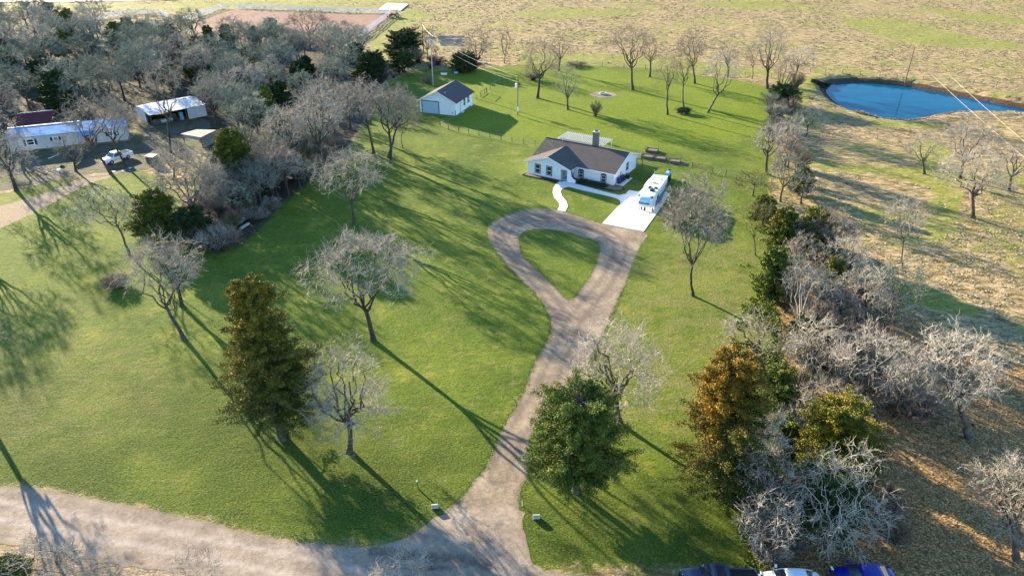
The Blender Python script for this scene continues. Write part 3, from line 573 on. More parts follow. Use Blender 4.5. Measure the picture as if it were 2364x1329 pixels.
# ------------------------------------------------------------------ trees
def fit(base, box, lean=None):
    x0, x1, y0, y1 = box; bx, by = base; X, Y, _ = g(bx, by); dep0 = proj(X, Y, 0)[2]; cyp = (y0 + y1) / 2; cxp = (x0 + x1) / 2
    lo, hi = 0, 40
    for _ in range(40):
        m = (lo + hi) / 2
        if proj(X, Y, m)[1] > cyp: lo = m
        else: hi = m
    zc = lo; px, py, dep = proj(X, Y, zc); Rx = (x1 - x0) / 2 * dep / F; al = math.atan2(CH - zc, Y); S = (y1 - y0) / 2 * dep / F
    Rz = math.sqrt(max(S * S - (Rx * math.sin(al)) ** 2, (.45 * Rx) ** 2)) / math.cos(al); Rz = min(Rz, zc * .85)
    cx = (cxp - px) * dep / F; return X, Y, cx, zc, Rx, Rz
GRP = {}
def put_tree(name, tm, cm, tmat, cmat, X, Y, rz, s, label, cat='tree', group=None, cname='crown'):
    e = empty(name, (X, Y, float(ground_z(np.array([X]), np.array([Y]))[0]) - .05), rz, label, cat, group); e.scale = s
    for nm, me, mm in (('trunk' if cname == 'crown' else 'stem', tm, tmat), (cname, cm, cmat)):
        if not me.materials: me.materials.append(mm)
        o = bpy.data.objects.new(nm, me); C.objects.link(o); o.parent = e
        if me.materials[0] is not mm: o.material_slots[0].link = 'OBJECT'; o.material_slots[0].material = mm
    return e
SEED = [100]
def oak(base, box, label, name='bare_tree', fork=None, tm='bark', cm='twig', dens=1., twig=.02, r0=None, **k):
    X, Y, cx, zc, Rx, Rz = fit(base, box); SEED[0] += 1; twig *= .76; tl = min(1., .4 + Rx * .12); area = math.pi * Rx * math.hypot(Rz * .85, Rx * .5); n4 = int(min(7500, max(350, .33 * dens * area / (tl * .8 * 2 * twig)))); n3 = int(max(110, min(420, 50 + 4.4 * area)))
    a, b = bare_tree(SEED[0], zc + Rz, Rx, Rz, cx, 0, fork, (r0 * .85 if r0 else .07 + .019 * (zc + Rz)), n2=max(34, n3 // 5), n3=n3, n4=n4, n5=1, twig=twig, tl=tl, **k)
    return put_tree(name, a, b, M[tm], M[cm], X, Y, 0, (1, 1, 1), label)
def jun(base, box, label, name='cedar_tree', cm='cedar', dens=1., size=.17, **k):
    x0, x1, y0, y1 = box; X, Y, _ = g(*base); SEED[0] += 1; lo, hi = 0, 40
    for _ in range(40):
        m = (lo + hi) / 2
        if proj(X, Y, m)[1] > y0: lo = m
        else: hi = m
    H = lo; _, _, dep = proj(X, Y, H * .45); Rx = (x1 - x0) / 2 * dep / F * .86; px = proj(X, Y, H * .45)[0]; cx = ((x0 + x1) / 2 - px) * dep / F * 1.0
    base_z = k.pop('base_z', H * .07)
    nb = int(dens * min(330, 70 + 24 * H)); a, b = cedar(SEED[0], H, Rx, base_z, nb, int(k.pop('nl', 130) * 1.35 * (1.5 if base[1] > 900 else 1)), size * (.52 if base[1] > 900 else .66), cx=cx, r0=.08 + .02 * H, **k)
    return put_tree(name, a, b, M['bark'], M[cm], X, Y, 0, (1, 1, 1), label)
# -- hero trees inside the lot
oak((862, 787), (700, 985, 532, 690), 'large leafless oak with forked trunk and wide flat crown on the central lawn', fork=4.6, twig=.024, r0=.36, dens=1.7, low=-.15, droop=.25, fk=(-.7, .2), nl=9)
oak((1600, 683), (1518, 1694, 408, 600), 'slender leafless tree right of the driveway loop, crown in front of the camper', fork=4.6, twig=.026, r0=.22, dens=2.6, low=-.5, cm='twig', nl=8, wig=.1)
oak((1432, 978), (1290, 1535, 725, 985), 'spreading leafless oak beside the driveway, just behind the round green cedar', fork=4.2, twig=.021, r0=.30, low=-.55, droop=.15, dens=1.35, nl=12, cm='twigpale')
oak((806, 1042), (690, 905, 765, 1025), 'grey leafless tree standing right against the big dark cedar on the front lawn', fork=3.8, twig=.022, r0=.33, dens=1.45, low=-.8, nl=11, cm='twigpale', droop=.3)
oak((425, 783), (280, 470, 535, 705), 'leaning leafless tree with a dense grey crown at the left lot line', fork=4.6, twig=.024, r0=.28, dens=1.5, low=-.4, fk=(-1.2, .3))
oak((420, 706), (340, 460, 560, 680), 'short thick leafless tree just behind the leaning grey crowned one', fork=2.2, twig=.02, r0=.3, dens=.6)
oak((300, 590), (150, 318, 418, 520), 'nearly dead twisted tree with a bare fork of limbs on the neighbouring lawn', fork=4.6, twig=.018, r0=.2, dens=.35, low=-.5, fk=(-1.6, 1.6), nl=6, wig=.25, droop=.5)
oak((816, 520), (715, 890, 335, 462), 'leafless tree with a dark straight trunk below the west tree line, left of the house', fork=4.2, twig=.024, r0=.26, dens=1.3, low=-.6)
for b_, x_, f_, l_ in (((863, 357), (775, 900, 180, 305), 6.5, 'tall leafless oak left of the workshop, left trunk of the cluster'), ((903, 376), (830, 960, 195, 310), 6.5, 'tall leafless oak left of the workshop, nearest trunk of the cluster'),
                       ((896, 364), (880, 978, 200, 315), 6, 'tall leafless oak left of the workshop with its crown touching the garage door'), ((930, 342), (895, 965, 250, 325), 3.5, 'thin reddish sapling under the tall oaks left of the workshop')):
    oak(b_, x_, l_, fork=f_, twig=.03 if f_ > 5 else .02, r0=.3 if f_ > 5 else .1, dens=1.25 if f_ > 5 else .5, low=-.3, cm='twig' if f_ > 5 else 'twigbrown')
oak((738, 392), (665, 800, 200, 330), 'grey leafless oak in the west tree line beside the dark clearing', fork=5, twig=.028, dens=1.3)
oak((700, 395), (595, 720, 240, 370), 'broad grey leafless oak in the west tree line right of the pointed cedar', fork=4.5, twig=.028, dens=1.3)
oak((760, 330), (690, 800, 175, 270), 'grey leafless oak crown behind the west tree line', fork=5, twig=.028, dens=1.2)
oak((640, 450), (570, 690, 320, 430), 'pinkish grey leafless tree low in the west tree line', fork=4, twig=.024, dens=1.1, cm='twigbrown')
oak((810, 300), (760, 850, 185, 260), 'grey leafless tree where the west tree line meets the north lot corner', fork=5, twig=.028, dens=1.)
oak((590, 470), (520, 640, 370, 470), 'brownish bare tree beside the golden cedar at the left lot line', fork=3, twig=.022, dens=.8, cm='twigbrown')
oak((447, 518), (345, 525, 345, 505), 'pale fluffy leafless tree between the shacks and the left lot line', fork=3.5, twig=.026, dens=1.6, cm='twig')
# north row
oak((1241, 227), (1200, 1300, 88, 195), 'leafless tree with a dark straight trunk near the north lot line', fork=5.5, twig=.022, dens=.8, cm='twigbrown', low=-.6)
oak((1311, 253), (1275, 1345, 150, 240), 'small greyish tree with low branches just left of the fire pit', fork=2.8, twig=.018, dens=.55, low=-.6)
oak((1461, 208), (1395, 1512, 60, 140), 'large dark limbed oak standing by the north lot line, right of the fire pit', fork=6.5, twig=.024, r0=.4, dens=.7, low=-.2, cm='twigbrown', nl=9, wig=.22)
oak((1500, 178), (1468, 1535, 90, 160), 'thin bare tree directly behind the large dark limbed oak', fork=4.5, twig=.018, dens=.45, cm='twigbrown')
oak((1541, 265), (1508, 1575, 125, 225), 'slim bare tree with a curved trunk left of the rock pile', fork=6.5, twig=.018, r0=.24, dens=.45, low=-.5, cm='twigbrown')
oak((1581, 252), (1545, 1605, 110, 190), 'slim dark trunked tree growing out of the rock pile', fork=6.5, twig=.018, r0=.22, dens=.4, cm='twigbrown')
oak((1604, 193), (1555, 1635, 68, 165), 'bare oak with rising limbs on the north lot line, behind the rock pile', fork=5, twig=.021, r0=.32, dens=.65, cm='twigbrown')
oak((1634, 260), (1620, 1712, 110, 215), 'bare tree with a trunk leaning right, right of the rock pile', fork=4.5, twig=.018, r0=.26, dens=.6, fk=(1.8, 0))
oak((1680, 178), (1650, 1712, 92, 165), 'thin brown bare tree on the far side of the north lot line', fork=3, twig=.018, dens=.5, cm='twigbrown')
oak((1736, 182), (1718, 1762, 100, 165), 'small thin bare tree just left of the lot corner by the pond', fork=3, twig=.018, r0=.14, dens=.4, cm='twigbrown')
oak((1772, 205), (1738, 1820, 58, 165), 'tall pale bare tree at the north east lot corner', fork=4.5, twig=.022, dens=.8, wig=.1)
oak((1829, 190), (1808, 1890, 105, 172), 'gnarled leafless oak leaning toward the pond', fork=4, twig=.022, dens=.7, fk=(1., .5))
oak((1803, 215), (1785, 1838, 128, 205), 'dense upright brown twiggy tree at the north east lot corner', fork=1.5, twig=.02, dens=.8, cm='twigbrown', wig=.1)
oak((1164, 146), (1148, 1186, 58, 135), 'narrow pointed leafless tree in the field right of the power pole', fork=2, twig=.018, r0=.14, dens=.4, cm='twigbrown', wig=.08)
oak((1098, 152), (1062, 1142, 62, 145), 'dense brown bare tree on the north lot line behind the workshop', fork=2, twig=.022, dens=1., cm='twigbrown', low=-.7)
oak((1290, 165), (1262, 1330, 80, 150), 'faint thin bare tree beyond the north lot line', fork=3.5, twig=.016, dens=.35, cm='twigbrown')
oak((715, 112), (655, 772, 20, 92), 'large dark leafless oak standing in front of the riding arena', fork=4, twig=.026, r0=.4, dens=.6, cm='twigbrown', nl=10, low=-.1)
# right boundary
oak((1768, 402), (1735, 1812, 278, 372), 'crooked leafless oak on the east lot line level with the garden beds', fork=4, twig=.022, dens=.7)
oak((1812, 385), (1790, 1862, 262, 378), 'pale fluffy bare tree on the east lot line, topmost below the pond', fork=3, twig=.022, dens=1.2, wig=.1)
oak((1738, 452), (1692, 1795, 372, 470), 'sparse olive tinted tree just inside the east lot line', fork=2, twig=.026, dens=.9, cm='twigolive', low=-.7)
oak((1745, 590), (1690, 1790, 455, 545), 'faint pale green sapling left of the east hedge of cedars', fork=3, twig=.015, dens=.5, cm='twigolive', r0=.1)
oak((1850, 470), (1818, 1892, 395, 470), 'grey bare tree in the east hedge just above the cedars', fork=2, twig=.024, dens=1.)
oak((1842, 762), (1795, 1925, 598, 745), 'pale tree with white branches fanning upward on the east lot line', fork=1.5, tm='barkpale', twig=.024, dens=.6, cm='twigpale', wig=.07, r0=.2, low=0)
oak((1960, 660), (1895, 2010, 540, 640), 'grey leafless tree right of the eastern cedars', fork=3, twig=.024, dens=1.)
oak((2000, 760), (1930, 2062, 610, 745), 'grey leafless tree with a dark trunk in the eastern grove, upper one', fork=4, twig=.024, dens=1.1)
oak((1880, 905), (1800, 1965, 725, 880), 'tangled pinkish grey oak in the eastern grove, at its left side', fork=3, twig=.022, dens=1.3, low=-.5)
oak((2030, 985), (1930, 2115, 745, 905), 'several trunked oak in the middle of the eastern grove', fork=4.5, twig=.023, r0=.34, dens=1.4, low=-.4)
oak((2240, 1010), (2085, 2310, 745, 960), 'broad silvery oak with a wide crown at the right of the eastern grove', fork=5, twig=.024, r0=.36, dens=1.5, low=-.3)
oak((1765, 860), (1650, 1800, 710, 850), 'spreading bare oak just above the orange tinted cedar', fork=3.5, twig=.022, dens=.7, r0=.26)
oak((2345, 1290), (2235, 2440, 1040, 1270), 'silvery bare tree cut by the right frame edge', fork=3.8, twig=.023, dens=1.2)
oak((1945, 1265), (1815, 2050, 1010, 1290), 'white barked bare tree with long spreading limbs above the white car', fork=2.4, tm='barkpale', twig=.017, cm='twigpale', r0=.15, dens=1., low=-.6, nl=12, droop=.15, wig=.09)
oak((1850, 1180), (1690, 1830, 950, 1180), 'pale greenish bare tree between the orange cedar and the east lot line', fork=2.6, twig=.020, cm='twig', r0=.16, dens=.9, low=-.6)
oak((1790, 1300), (1700, 1850, 1120, 1290), 'thin pale bare tree near the south east lot corner', fork=1.6, twig=.018, cm='twigpale', dens=.6, low=-.5)
oak((1880, 1060), (1820, 2010, 870, 1010), 'upright bare tree with fine pale twigs behind the yellow cedar', fork=3, twig=.02, dens=.8)
oak((2134, 402), (2085, 2170, 302, 388), 'small bare tree alone in the pasture below the pond', fork=2.8, twig=.02, dens=.6)
oak((2216, 412), (2172, 2300, 275, 385), 'rounded leafless oak in the pasture, nearest the pond', fork=3.5, twig=.024, dens=1.1)
oak((2246, 503), (2160, 2330, 345, 470), 'thick trunked leafless oak in the pasture by the right edge', fork=4.2, twig=.024, dens=1.2, r0=.36)
oak((2084, 622), (2038, 2138, 440, 560), 'thin faint grey sapling in the pasture right of the eastern cedars', fork=5, twig=.014, r0=.12, dens=.5)
oak((2330, 440), (2290, 2400, 330, 420), 'leafless oak at the right frame edge below the pond', fork=3, twig=.022, dens=.8)
# cedars
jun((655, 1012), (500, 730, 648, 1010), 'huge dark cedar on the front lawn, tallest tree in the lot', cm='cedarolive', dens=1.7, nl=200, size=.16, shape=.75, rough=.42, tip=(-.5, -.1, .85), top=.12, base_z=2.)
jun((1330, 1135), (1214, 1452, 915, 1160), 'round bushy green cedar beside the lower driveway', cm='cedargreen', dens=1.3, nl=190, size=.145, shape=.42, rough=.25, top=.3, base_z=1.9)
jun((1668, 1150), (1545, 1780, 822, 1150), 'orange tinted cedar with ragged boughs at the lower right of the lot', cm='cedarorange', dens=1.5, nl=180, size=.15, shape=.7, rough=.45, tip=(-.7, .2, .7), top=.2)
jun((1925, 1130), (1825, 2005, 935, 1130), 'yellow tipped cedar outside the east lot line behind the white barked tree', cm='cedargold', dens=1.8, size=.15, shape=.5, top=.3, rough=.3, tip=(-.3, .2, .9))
jun((1905, 1225), (1820, 1990, 1090, 1235), 'dark low evergreen under the white barked bare tree', cm='ever', dens=1., size=.14, shape=.45, top=.3)
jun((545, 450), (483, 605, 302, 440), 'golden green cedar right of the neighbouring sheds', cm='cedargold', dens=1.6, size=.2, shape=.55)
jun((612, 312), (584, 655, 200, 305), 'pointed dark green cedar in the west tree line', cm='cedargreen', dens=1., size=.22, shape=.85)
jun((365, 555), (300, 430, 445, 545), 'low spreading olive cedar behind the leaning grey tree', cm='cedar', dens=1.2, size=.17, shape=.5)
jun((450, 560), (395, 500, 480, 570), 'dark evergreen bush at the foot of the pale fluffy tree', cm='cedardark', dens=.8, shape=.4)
jun((868, 185), (835, 900, 122, 185), 'dark cedar at the north west lot corner', cm='cedardark', dens=.9, size=.22, shape=.4)
jun((932, 140), (893, 975, 74, 130), 'round dark green cedar left of the black power pole', cm='cedardark', dens=1.2, size=.22, shape=.35, top=.4)
jun((930, 168), (895, 965, 118, 160), 'low dark thicket under the round cedar', name='shrub', cm='ever', dens=.6, size=.22, shape=.35)
jun((1070, 165), (1035, 1115, 125, 160), 'dark evergreen clump behind the workshop', name='shrub', cm='cedardark', dens=.8, size=.22, shape=.35)
jun((1805, 245), (1768, 1850, 200, 248), 'black green yaupon clump at the north east lot corner', name='shrub', cm='ever', dens=.9, size=.2, shape=.35)
jun((1800, 585), (1765, 1848, 485, 590), 'dark cedar in the east hedge, upper left one', cm='cedar', dens=1.4, size=.18, shape=.5)
jun((1880, 590), (1820, 1930, 488, 590), 'olive yellow cedar in the east hedge, upper right one', cm='cedargold', dens=1.4, size=.18, shape=.5, tip=(.2, .1, .9))
jun((1785, 690), (1738, 1822, 575, 690), 'dark cedar in the east hedge, lower left one', cm='cedargreen', dens=1.4, size=.18, shape=.5)
jun((1920, 680), (1892, 1950, 600, 690), 'dark cedar in the east hedge, lower right one', cm='cedar', dens=1.1, size=.18, shape=.5)
jun((1858, 830), (1800, 1940, 745, 830), 'dark evergreen undergrowth beneath the fan shaped pale tree', name='shrub', cm='ever', dens=1., size=.16, shape=.4)
jun((1845, 450), (1820, 1885, 385, 455), 'narrow dark cedar on the east lot line below the fluffy tree', cm='cedargreen', dens=.8, size=.2)
jun((625, 90), (603, 652, 42, 95), 'pointed dark green cedar in front of the riding arena', cm='cedardark', dens=.8, size=.3, shape=.6)
jun((1760, 520), (1725, 1800, 455, 525), 'ragged olive cedar just inside the east lot line', cm='cedar', dens=.7, size=.18, shape=.5)
jun((35, 1345), (-20, 80, 1290, 1350), 'small bright green cedar in the bottom left corner', cm='cedargreen', dens=.6, size=.12)
jun((1780, 950), (1740, 1850, 850, 990), 'green evergreen wedged between the orange cedar and the east line', cm='cedargreen', dens=1.1, size=.15, shape=.45)
jun((1815, 1060), (1760, 1850, 970, 1070), 'mid green evergreen bush right of the orange cedar', name='shrub', cm='cedargreen', dens=.9, size=.14, shape=.45)
# ---- prototypes for the woods
BARE = []
for i in range(9):
    a, b = bare_tree(900 + i, 10, 4.2, 3.4, 0, 0, 3.2 + (i % 3) * .7, .24, nl=7, n2=48, n3=210, n4=640, n5=1, low=-.45, twig=.025, tl=.85, wig=.14 + .02 * (i % 3)); BARE.append((a, b))
CED = []
for i in range(4):
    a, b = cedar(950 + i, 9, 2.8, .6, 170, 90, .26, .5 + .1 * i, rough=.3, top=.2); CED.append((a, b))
def scatter_trees(poly_px, n, dmin, seed, fn, avoid=()):
    poly = gp(poly_px); o = np.array(poly); rg = random.Random(seed); out = []; tries = 0
    while len(out) < n and tries < n * 60:
        tries += 1; x = rg.uniform(o[:, 0].min(), o[:, 0].max()); y = rg.uniform(o[:, 1].min(), o[:, 1].max())
        if not inside(np.array([x]), np.array([y]), poly)[0] or any((x - a) ** 2 + (y - b) ** 2 < dmin * dmin for a, b in out): continue
        if any((x - a) ** 2 + (y - b) ** 2 < r * r for a, b, r in avoid): continue
        out.append((x, y)); fn(x, y, rg)
    return out
WL = {0: 'grey leafless oak in the wood behind the mobile home', 1: 'grey leafless oak in the wood behind the tin shed', 2: 'grey leafless oak in the tree belt between the sheds and the workshop'}
def wood_fn(pc, zone, hmul=1., name='bare_tree'):
    def f(x, y, rg):
        if rg.random() < pc and not (-100 < x < -60 and y < 182):
            a, b = rg.choice(CED); mm = rg.choice(['cedardark', 'cedar', 'cedardark', 'cedardark']); s = rg.uniform(.6, 1.05) * hmul
            put_tree('cedar_tree', a, b, M['bark'], M[mm], x, y, rg.uniform(0, 6.28), (s * rg.uniform(.9, 1.35), s * rg.uniform(.9, 1.35), s), WL[zone].replace('grey leafless oak', 'dark evergreen cedar'), 'tree', 'cedars: ' + WL[zone][19:])
        else:
            a, b = rg.choice(BARE); s = rg.uniform(.85, 1.2) * hmul
            put_tree(name, a, b, M['bark'], M[rg.choice(['twig', 'twiggrey', 'twiggrey', 'twiggrey', 'twiggrey'])], x, y, rg.uniform(0, 6.28), (s * rg.uniform(.9, 1.25), s * rg.uniform(.9, 1.25), s * rg.uniform(.9, 1.1)), WL[zone], 'tree', 'oaks: ' + WL[zone][19:])
    return f
scatter_trees([(-260, 85), (-100, 60), (60, 50), (200, 68), (300, 95), (330, 150), (330, 235), (290, 255), (150, 262), (0, 280), (-140, 300), (-260, 280)], 105, 6.2, 1, wood_fn(.3, 0))
scatter_trees([(305, 95), (450, 100), (560, 110), (640, 125), (700, 130), (700, 170), (600, 200), (500, 215), (420, 208), (340, 225), (335, 150)], 62, 6.2, 2, wood_fn(.28, 1))
scatter_trees([(490, 235), (600, 215), (720, 140), (800, 128), (860, 140), (850, 190), (740, 240), (640, 300), (600, 360), (520, 300), (490, 280)], 42, 6.0, 3, wood_fn(.25, 2))
BR = [twig_bush(970 + i, 1.6, 2.1, 60, 900, .010) for i in range(4)]
def brush_fn(label, grp, mats=('twig', 'twigbrown', 'twiggrey'), hmin=.7, hmax=1.7, ptree=.25):
    def f(x, y, rg):
        mm = rg.choice(mats); s = rg.uniform(hmin, hmax)
        if rg.random() < ptree:
            a, b = rg.choice(BARE); s *= .42; put_tree('bare_tree', a, b, M['bark'], M[mm], x, y, rg.uniform(0, 6.28), (s * 1.1, s * 1.1, s * rg.uniform(1, 1.3)), label[0], 'tree', grp[0])
        else: a, b = rg.choice(BR); put_tree('bare_shrub', a, b, M['bark'], M[mm], x, y, rg.uniform(0, 6.28), (s, s, s * rg.uniform(.8, 1.3)), label[1], 'shrub', grp[1], cname='twigs')
    return f
scatter_trees([(1795, 560), (1900, 590), (2010, 690), (2080, 800), (2130, 950), (2060, 1010), (1960, 960), (1880, 940), (1825, 1000), (1808, 800)], 46, 1.4, 11, brush_fn(('small bare tree in the tangled eastern grove', 'grey brown brush in the tangled eastern grove'), ('small trees of the eastern grove', 'brush of the eastern grove'), ptree=.4))
scatter_trees([(1700, 1000), (1800, 960), (1812, 1310), (1730, 1300), (1690, 1180)], 26, .95, 12, brush_fn(('small pale tree just inside the south east lot edge', 'pale brush just inside the south east lot edge'), ('small trees of the south east lot edge', 'brush of the south east lot edge'), ('twigpale', 'twigolive', 'twig'), .5, 1.15, .2))
scatter_trees([(1775, 250), (1850, 240), (1885, 400), (1880, 520), (1800, 520), (1765, 400)], 20, 2., 13, brush_fn(('small bare tree on the east lot line above the cedars', 'grey brush on the east lot line above the cedars'), ('small trees on the upper east line', 'brush on the upper east line'), ptree=.5, hmax=1.9))
scatter_trees([(1820, 1010), (1900, 1000), (2060, 1100), (2060, 1280), (1900, 1300), (1820, 1290)], 18, 1.2, 14, brush_fn(('small bare tree under the white barked tree', 'brown brush under the white barked tree'), ('small trees under the white barked tree', 'brush under the white barked tree'), ('twigbrown', 'twig'), .4, .95, .15))
scatter_trees([(510, 450), (600, 380), (700, 340), (790, 300), (770, 350), (700, 420), (640, 480), (570, 550), (500, 570), (440, 540)], 24, 2.6, 15, wood_fn(.12, 2, .72))
scatter_trees([(500, 470), (620, 390), (740, 350), (790, 340), (740, 395), (650, 470), (580, 545), (500, 585), (430, 560)], 44, 1.5, 16, brush_fn(('sapling along the west tree line of the lot', 'brown brush along the west tree line of the lot'), ('saplings of the west tree line', 'brush of the west tree line'), ('twigbrown', 'twig', 'twigolive'), ptree=.2))
scatter_trees([(880, 160), (1010, 130), (1090, 140), (1080, 165), (960, 160), (890, 200)], 14, 2.2, 17, brush_fn(('sapling on the north lot line behind the workshop', 'brown brush on the north lot line behind the workshop'), ('saplings behind the workshop', 'brush behind the workshop'), ('twigbrown',), ptree=.3))
# -- named trees round the mobile home
oak((257, 402), (145, 300, 215, 330), 'leafless oak leaning over the white pickup, left trunk', fork=5.5, twig=.026, r0=.3, dens=1.3, fk=(-2.2, .5))
oak((291, 385), (215, 330, 240, 335), 'leafless oak behind the white pickup, right trunk', fork=5, twig=.024, r0=.24, dens=.9, fk=(-1.2, .3))
oak((394, 352), (325, 425, 130, 245), 'tall bare tree standing before the open tin shed', fork=7.5, twig=.024, r0=.26, dens=.9, low=-.4)
oak((38, 440), (-60, 70, 275, 420), 'bare tree at the left frame edge beside the mobile home', fork=4, twig=.026, dens=1.3, low=-.7)
oak((-20, 330), (-80, 55, 180, 300), 'grey bare tree at the left frame edge above the mobile home', fork=4, twig=.028, dens=1.2, low=-.6)
oak((175, 395), (120, 205, 300, 375), 'low bare bushy tree in front of the mobile home', fork=2, twig=.02, dens=.6, low=-.6)
oak((400, 415), (350, 450, 330, 410), 'low pale bare tree below the wooden shacks', fork=2, twig=.022, dens=.7)
for b_, x_ in (((-130, 585), (-250, -50, 420, 540)), ((-90, 540), (-190, -20, 390, 480)), ((-60, 917), (-150, -5, 715, 860)), ((-420, 980), (-560, -260, 640, 860))):
    oak(b_, x_, 'leafless oak left of the photographed lawn, seen only by its shadow', fork=4.5, twig=.024, r0=.34, dens=.9)['group'] = 'oaks casting shadows from the left'
# front shrubs at the bottom edge
def twb(base, w_, h_, label, pale=True, seed=1, n=900, ns=60):
    X, Y, _ = g(*base); a, b = twig_bush(seed, w_, h_, ns, n); return put_tree('bare_shrub', a, b, M['barkpale' if pale else 'bark'], M['twigpale' if pale else 'twigbrown'], X, Y, seed * 1.3, (1, 1, 1), label, 'shrub', cname='twigs')
oak((425, 1372), (385, 515, 1255, 1370), 'small white twigged tree at the bottom edge of the road', fork=1.2, twig=.016, dens=.45, tm='barkpale', cm='twigpale', r0=.1)
oak((925, 1420), (840, 1010, 1288, 1400), 'white lichen covered treetop reaching into the bottom edge', fork=1.5, twig=.02, dens=.35, tm='barkpale', cm='twigpale', r0=.13)
oak((90, 1365), (-40, 195, 1275, 1370), 'dark tangled bare shrub in the bottom left corner', name='bare_shrub', fork=.8, twig=.018, dens=.8, r0=.08, low=-.7)
twb((1374, 268), 1.5, 3.6, 'vase shaped crape myrtle with bare stems in the back yard', False, 3, 1400, 34)
twb((985, 192), 2.2, 1.4, 'low tangle of brush behind the workshop by the pole', False, 4)
twb((1010, 150), 2.5, 2.6, 'brown bare thicket left of the grey power pole', False, 5, 1600, 90)
twb((1330, 153), 3.5, 1.1, 'low brown brush on the north lot line left of the large oak', False, 6, 1300, 90)
twb((1230, 185), 2.4, 2.2, 'loose grey brush around the trunk left of the transformer pole', False, 7, 1000, 70)
twb((1835, 205), 2.4, 4.5, 'tall brown bare thicket at the north east lot corner', False, 8, 2000, 90)
twb((560, 455), 3., 3.2, 'reddish bare thicket between the golden cedar and the lot line', False, 9, 2200, 110)
twb((620, 430), 3., 3.2, 'reddish bare thicket left of the dark trunked lawn tree', False, 10, 2200, 110)
twb((700, 410), 3., 2.6, 'low bare thicket at the foot of the west tree line', False, 11, 2200, 110)
twb((1880, 770), 3., 3.4, 'brown tangled thicket behind the fan shaped pale tree', False, 12, 2400, 110)
twb((1960, 860), 3., 2.6, 'brown undergrowth in the eastern grove, left clump', False, 13, 2200, 110)
twb((2120, 960), 3., 2.2, 'brown undergrowth in the eastern grove, right clump', False, 14, 2200, 110)
twb((1840, 980), 2.6, 3.2, 'pale undergrowth along the east lot line by the orange cedar', True, 15, 2400, 110)
twb((1760, 1230), 1.6, 2.4, 'pale weedy thicket near the south east lot corner', True, 16, 1600, 80)
twb((268, 660), 1.9, 1.5, 'dark brush pile on the neighbouring lawn', False, 17, 2200, 120)
# ------------------------------------------------------------------ the farmhouse
def window(parent, mpos, w, h, nrm='-y', arch=False, muntin=True, name='window', frame_m='black', wm='white'):
    "window in local coordinates: mpos = centre of the sill line on the wall plane; parts: window > frame, pane"
    x, y, z = mpos; d = -.03
    def B(mb, a0, a1, z0, z1, t0, t1):
        if nrm == '-y': mb.box(x + a0, x + a1, y - t1, y - t0, z + z0, z + z1)
        else: mb.box(x + t0, x + t1, y + a0, y + a1, z + z0, z + z1)
    f = MB(); t = .13
    B(f, -w / 2 - t, -w / 2, -t, h, .0, .05); B(f, w / 2, w / 2 + t, -t, h, .0, .05); B(f, -w / 2, w / 2, -t, 0, .0, .05)
    if arch:
        k = 10; rr = w / 2
        pts = [(rr * math.cos(math.pi * i / k), h + rr * math.sin(math.pi * i / k)) for i in range(k + 1)]; po = [((rr + t) * math.cos(math.pi * i / k), h + (rr + t) * math.sin(math.pi * i / k)) for i in range(k + 1)]
        for i in range(k):
            q = [(x + a, z + b) for a, b in (po[i], po[i + 1], pts[i + 1], pts[i])]; f.prism(q, 'y', y - .05, y)
    else: B(f, -w / 2 - t, w / 2 + t, h, h + t, .0, .05)
    fr = f.build(name, M[frame_m], parent)
    p = MB(); B(p, -w / 2, w / 2, 0, h, .002, .02)
    if arch: p.prism([(x + a, z + b) for a, b in pts], 'y', y - .02, y - .002)
    p.build('pane', M['glass'], fr)
    s = MB(); q = .05
    for a0, a1, z0, z1 in ((-w / 2, -w / 2 + q, 0, h), (w / 2 - q, w / 2, 0, h), (-w / 2 + q, w / 2 - q, 0, q), (-w / 2 + q, w / 2 - q, h - q, h), (-w / 2 + q, w / 2 - q, h * .5 - .04, h * .5 + .04)): B(s, a0, a1, z0, z1, .021, .045)
    s.build('sash', M[wm], fr); return fr
def gprism(mb, u0, u1, v0, v1, eave, ridge, vr, ax='x'):
    mb.prism([(v0, 0), (v1, 0), (v1, eave if not hasattr(eave, '__len__') else eave[1]), (vr, ridge), (v0, eave if not hasattr(eave, '__len__') else eave[0])], ax, u0, u1)
HO = g(1217.9, 400.4); HT = R(-30.5)
hs = empty('house', (HO[0], HO[1], 0), HT, 'white single storey farmhouse with brown shingle roof, front gable wing and arched windows', 'house')
mb = MB(); mb.prism([(2.5, 0), (13.6, 0), (13.6, 2.62), (8.1, 4.42), (2.5, 2.46)], 'x', .1, 16.3)
# front wing: side wall left, front wall with an entry opening
def rake(u): return 3.94 - .335 * abs(u - 4.45)
mb.prism([(0, 0), (6.88, 0), (6.88, 2.12), (8.22, 2.12), (8.22, 0), (8.6, 0), (8.6, rake(8.6)), (4.45, 3.94), (0, rake(0))], 'y', 0, .16)
mb.box(0, .16, .16, 2.5, 0, rake(0)); mb.box(6.72, 6.88, .16, 2.5, 0, 2.6); mb.box(8.44, 8.6, .16, 1.9, 0, 2.1)
mb.build('wall', M['white2'], hs)
mb = MB(); mb.prism([(8.604, 0), (9.82, 0), (9.82, .68), (9.62, .74), (9.42, .86), (9.25, 1.05), (9.12, 1.3), (9.04, 1.65), (9.02, 2.15), (8.604, 2.2)], 'y', .0, .3); mb.build('flared_wall', M['white'], hs)
mb = MB(); cv = [(9.9, .70), (9.64, .76), (9.43, .89), (9.27, 1.07), (9.14, 1.32), (9.06, 1.66), (9.04, 2.15)]
for i in range(6):
    a, b = cv[i], cv[i + 1]; mb.prism([a, b, (b[0] - .07 + .1, b[1] + .07), (a[0] + .1, a[1] + .07)], 'y', -.03, .36)
mb.build('wall_cap', M['black'], hs)
mb = MB(); mb.box(6.88, 8.44, .16, 2.5, 0, .05); mb.build('porch_floor', M['conc'], hs)
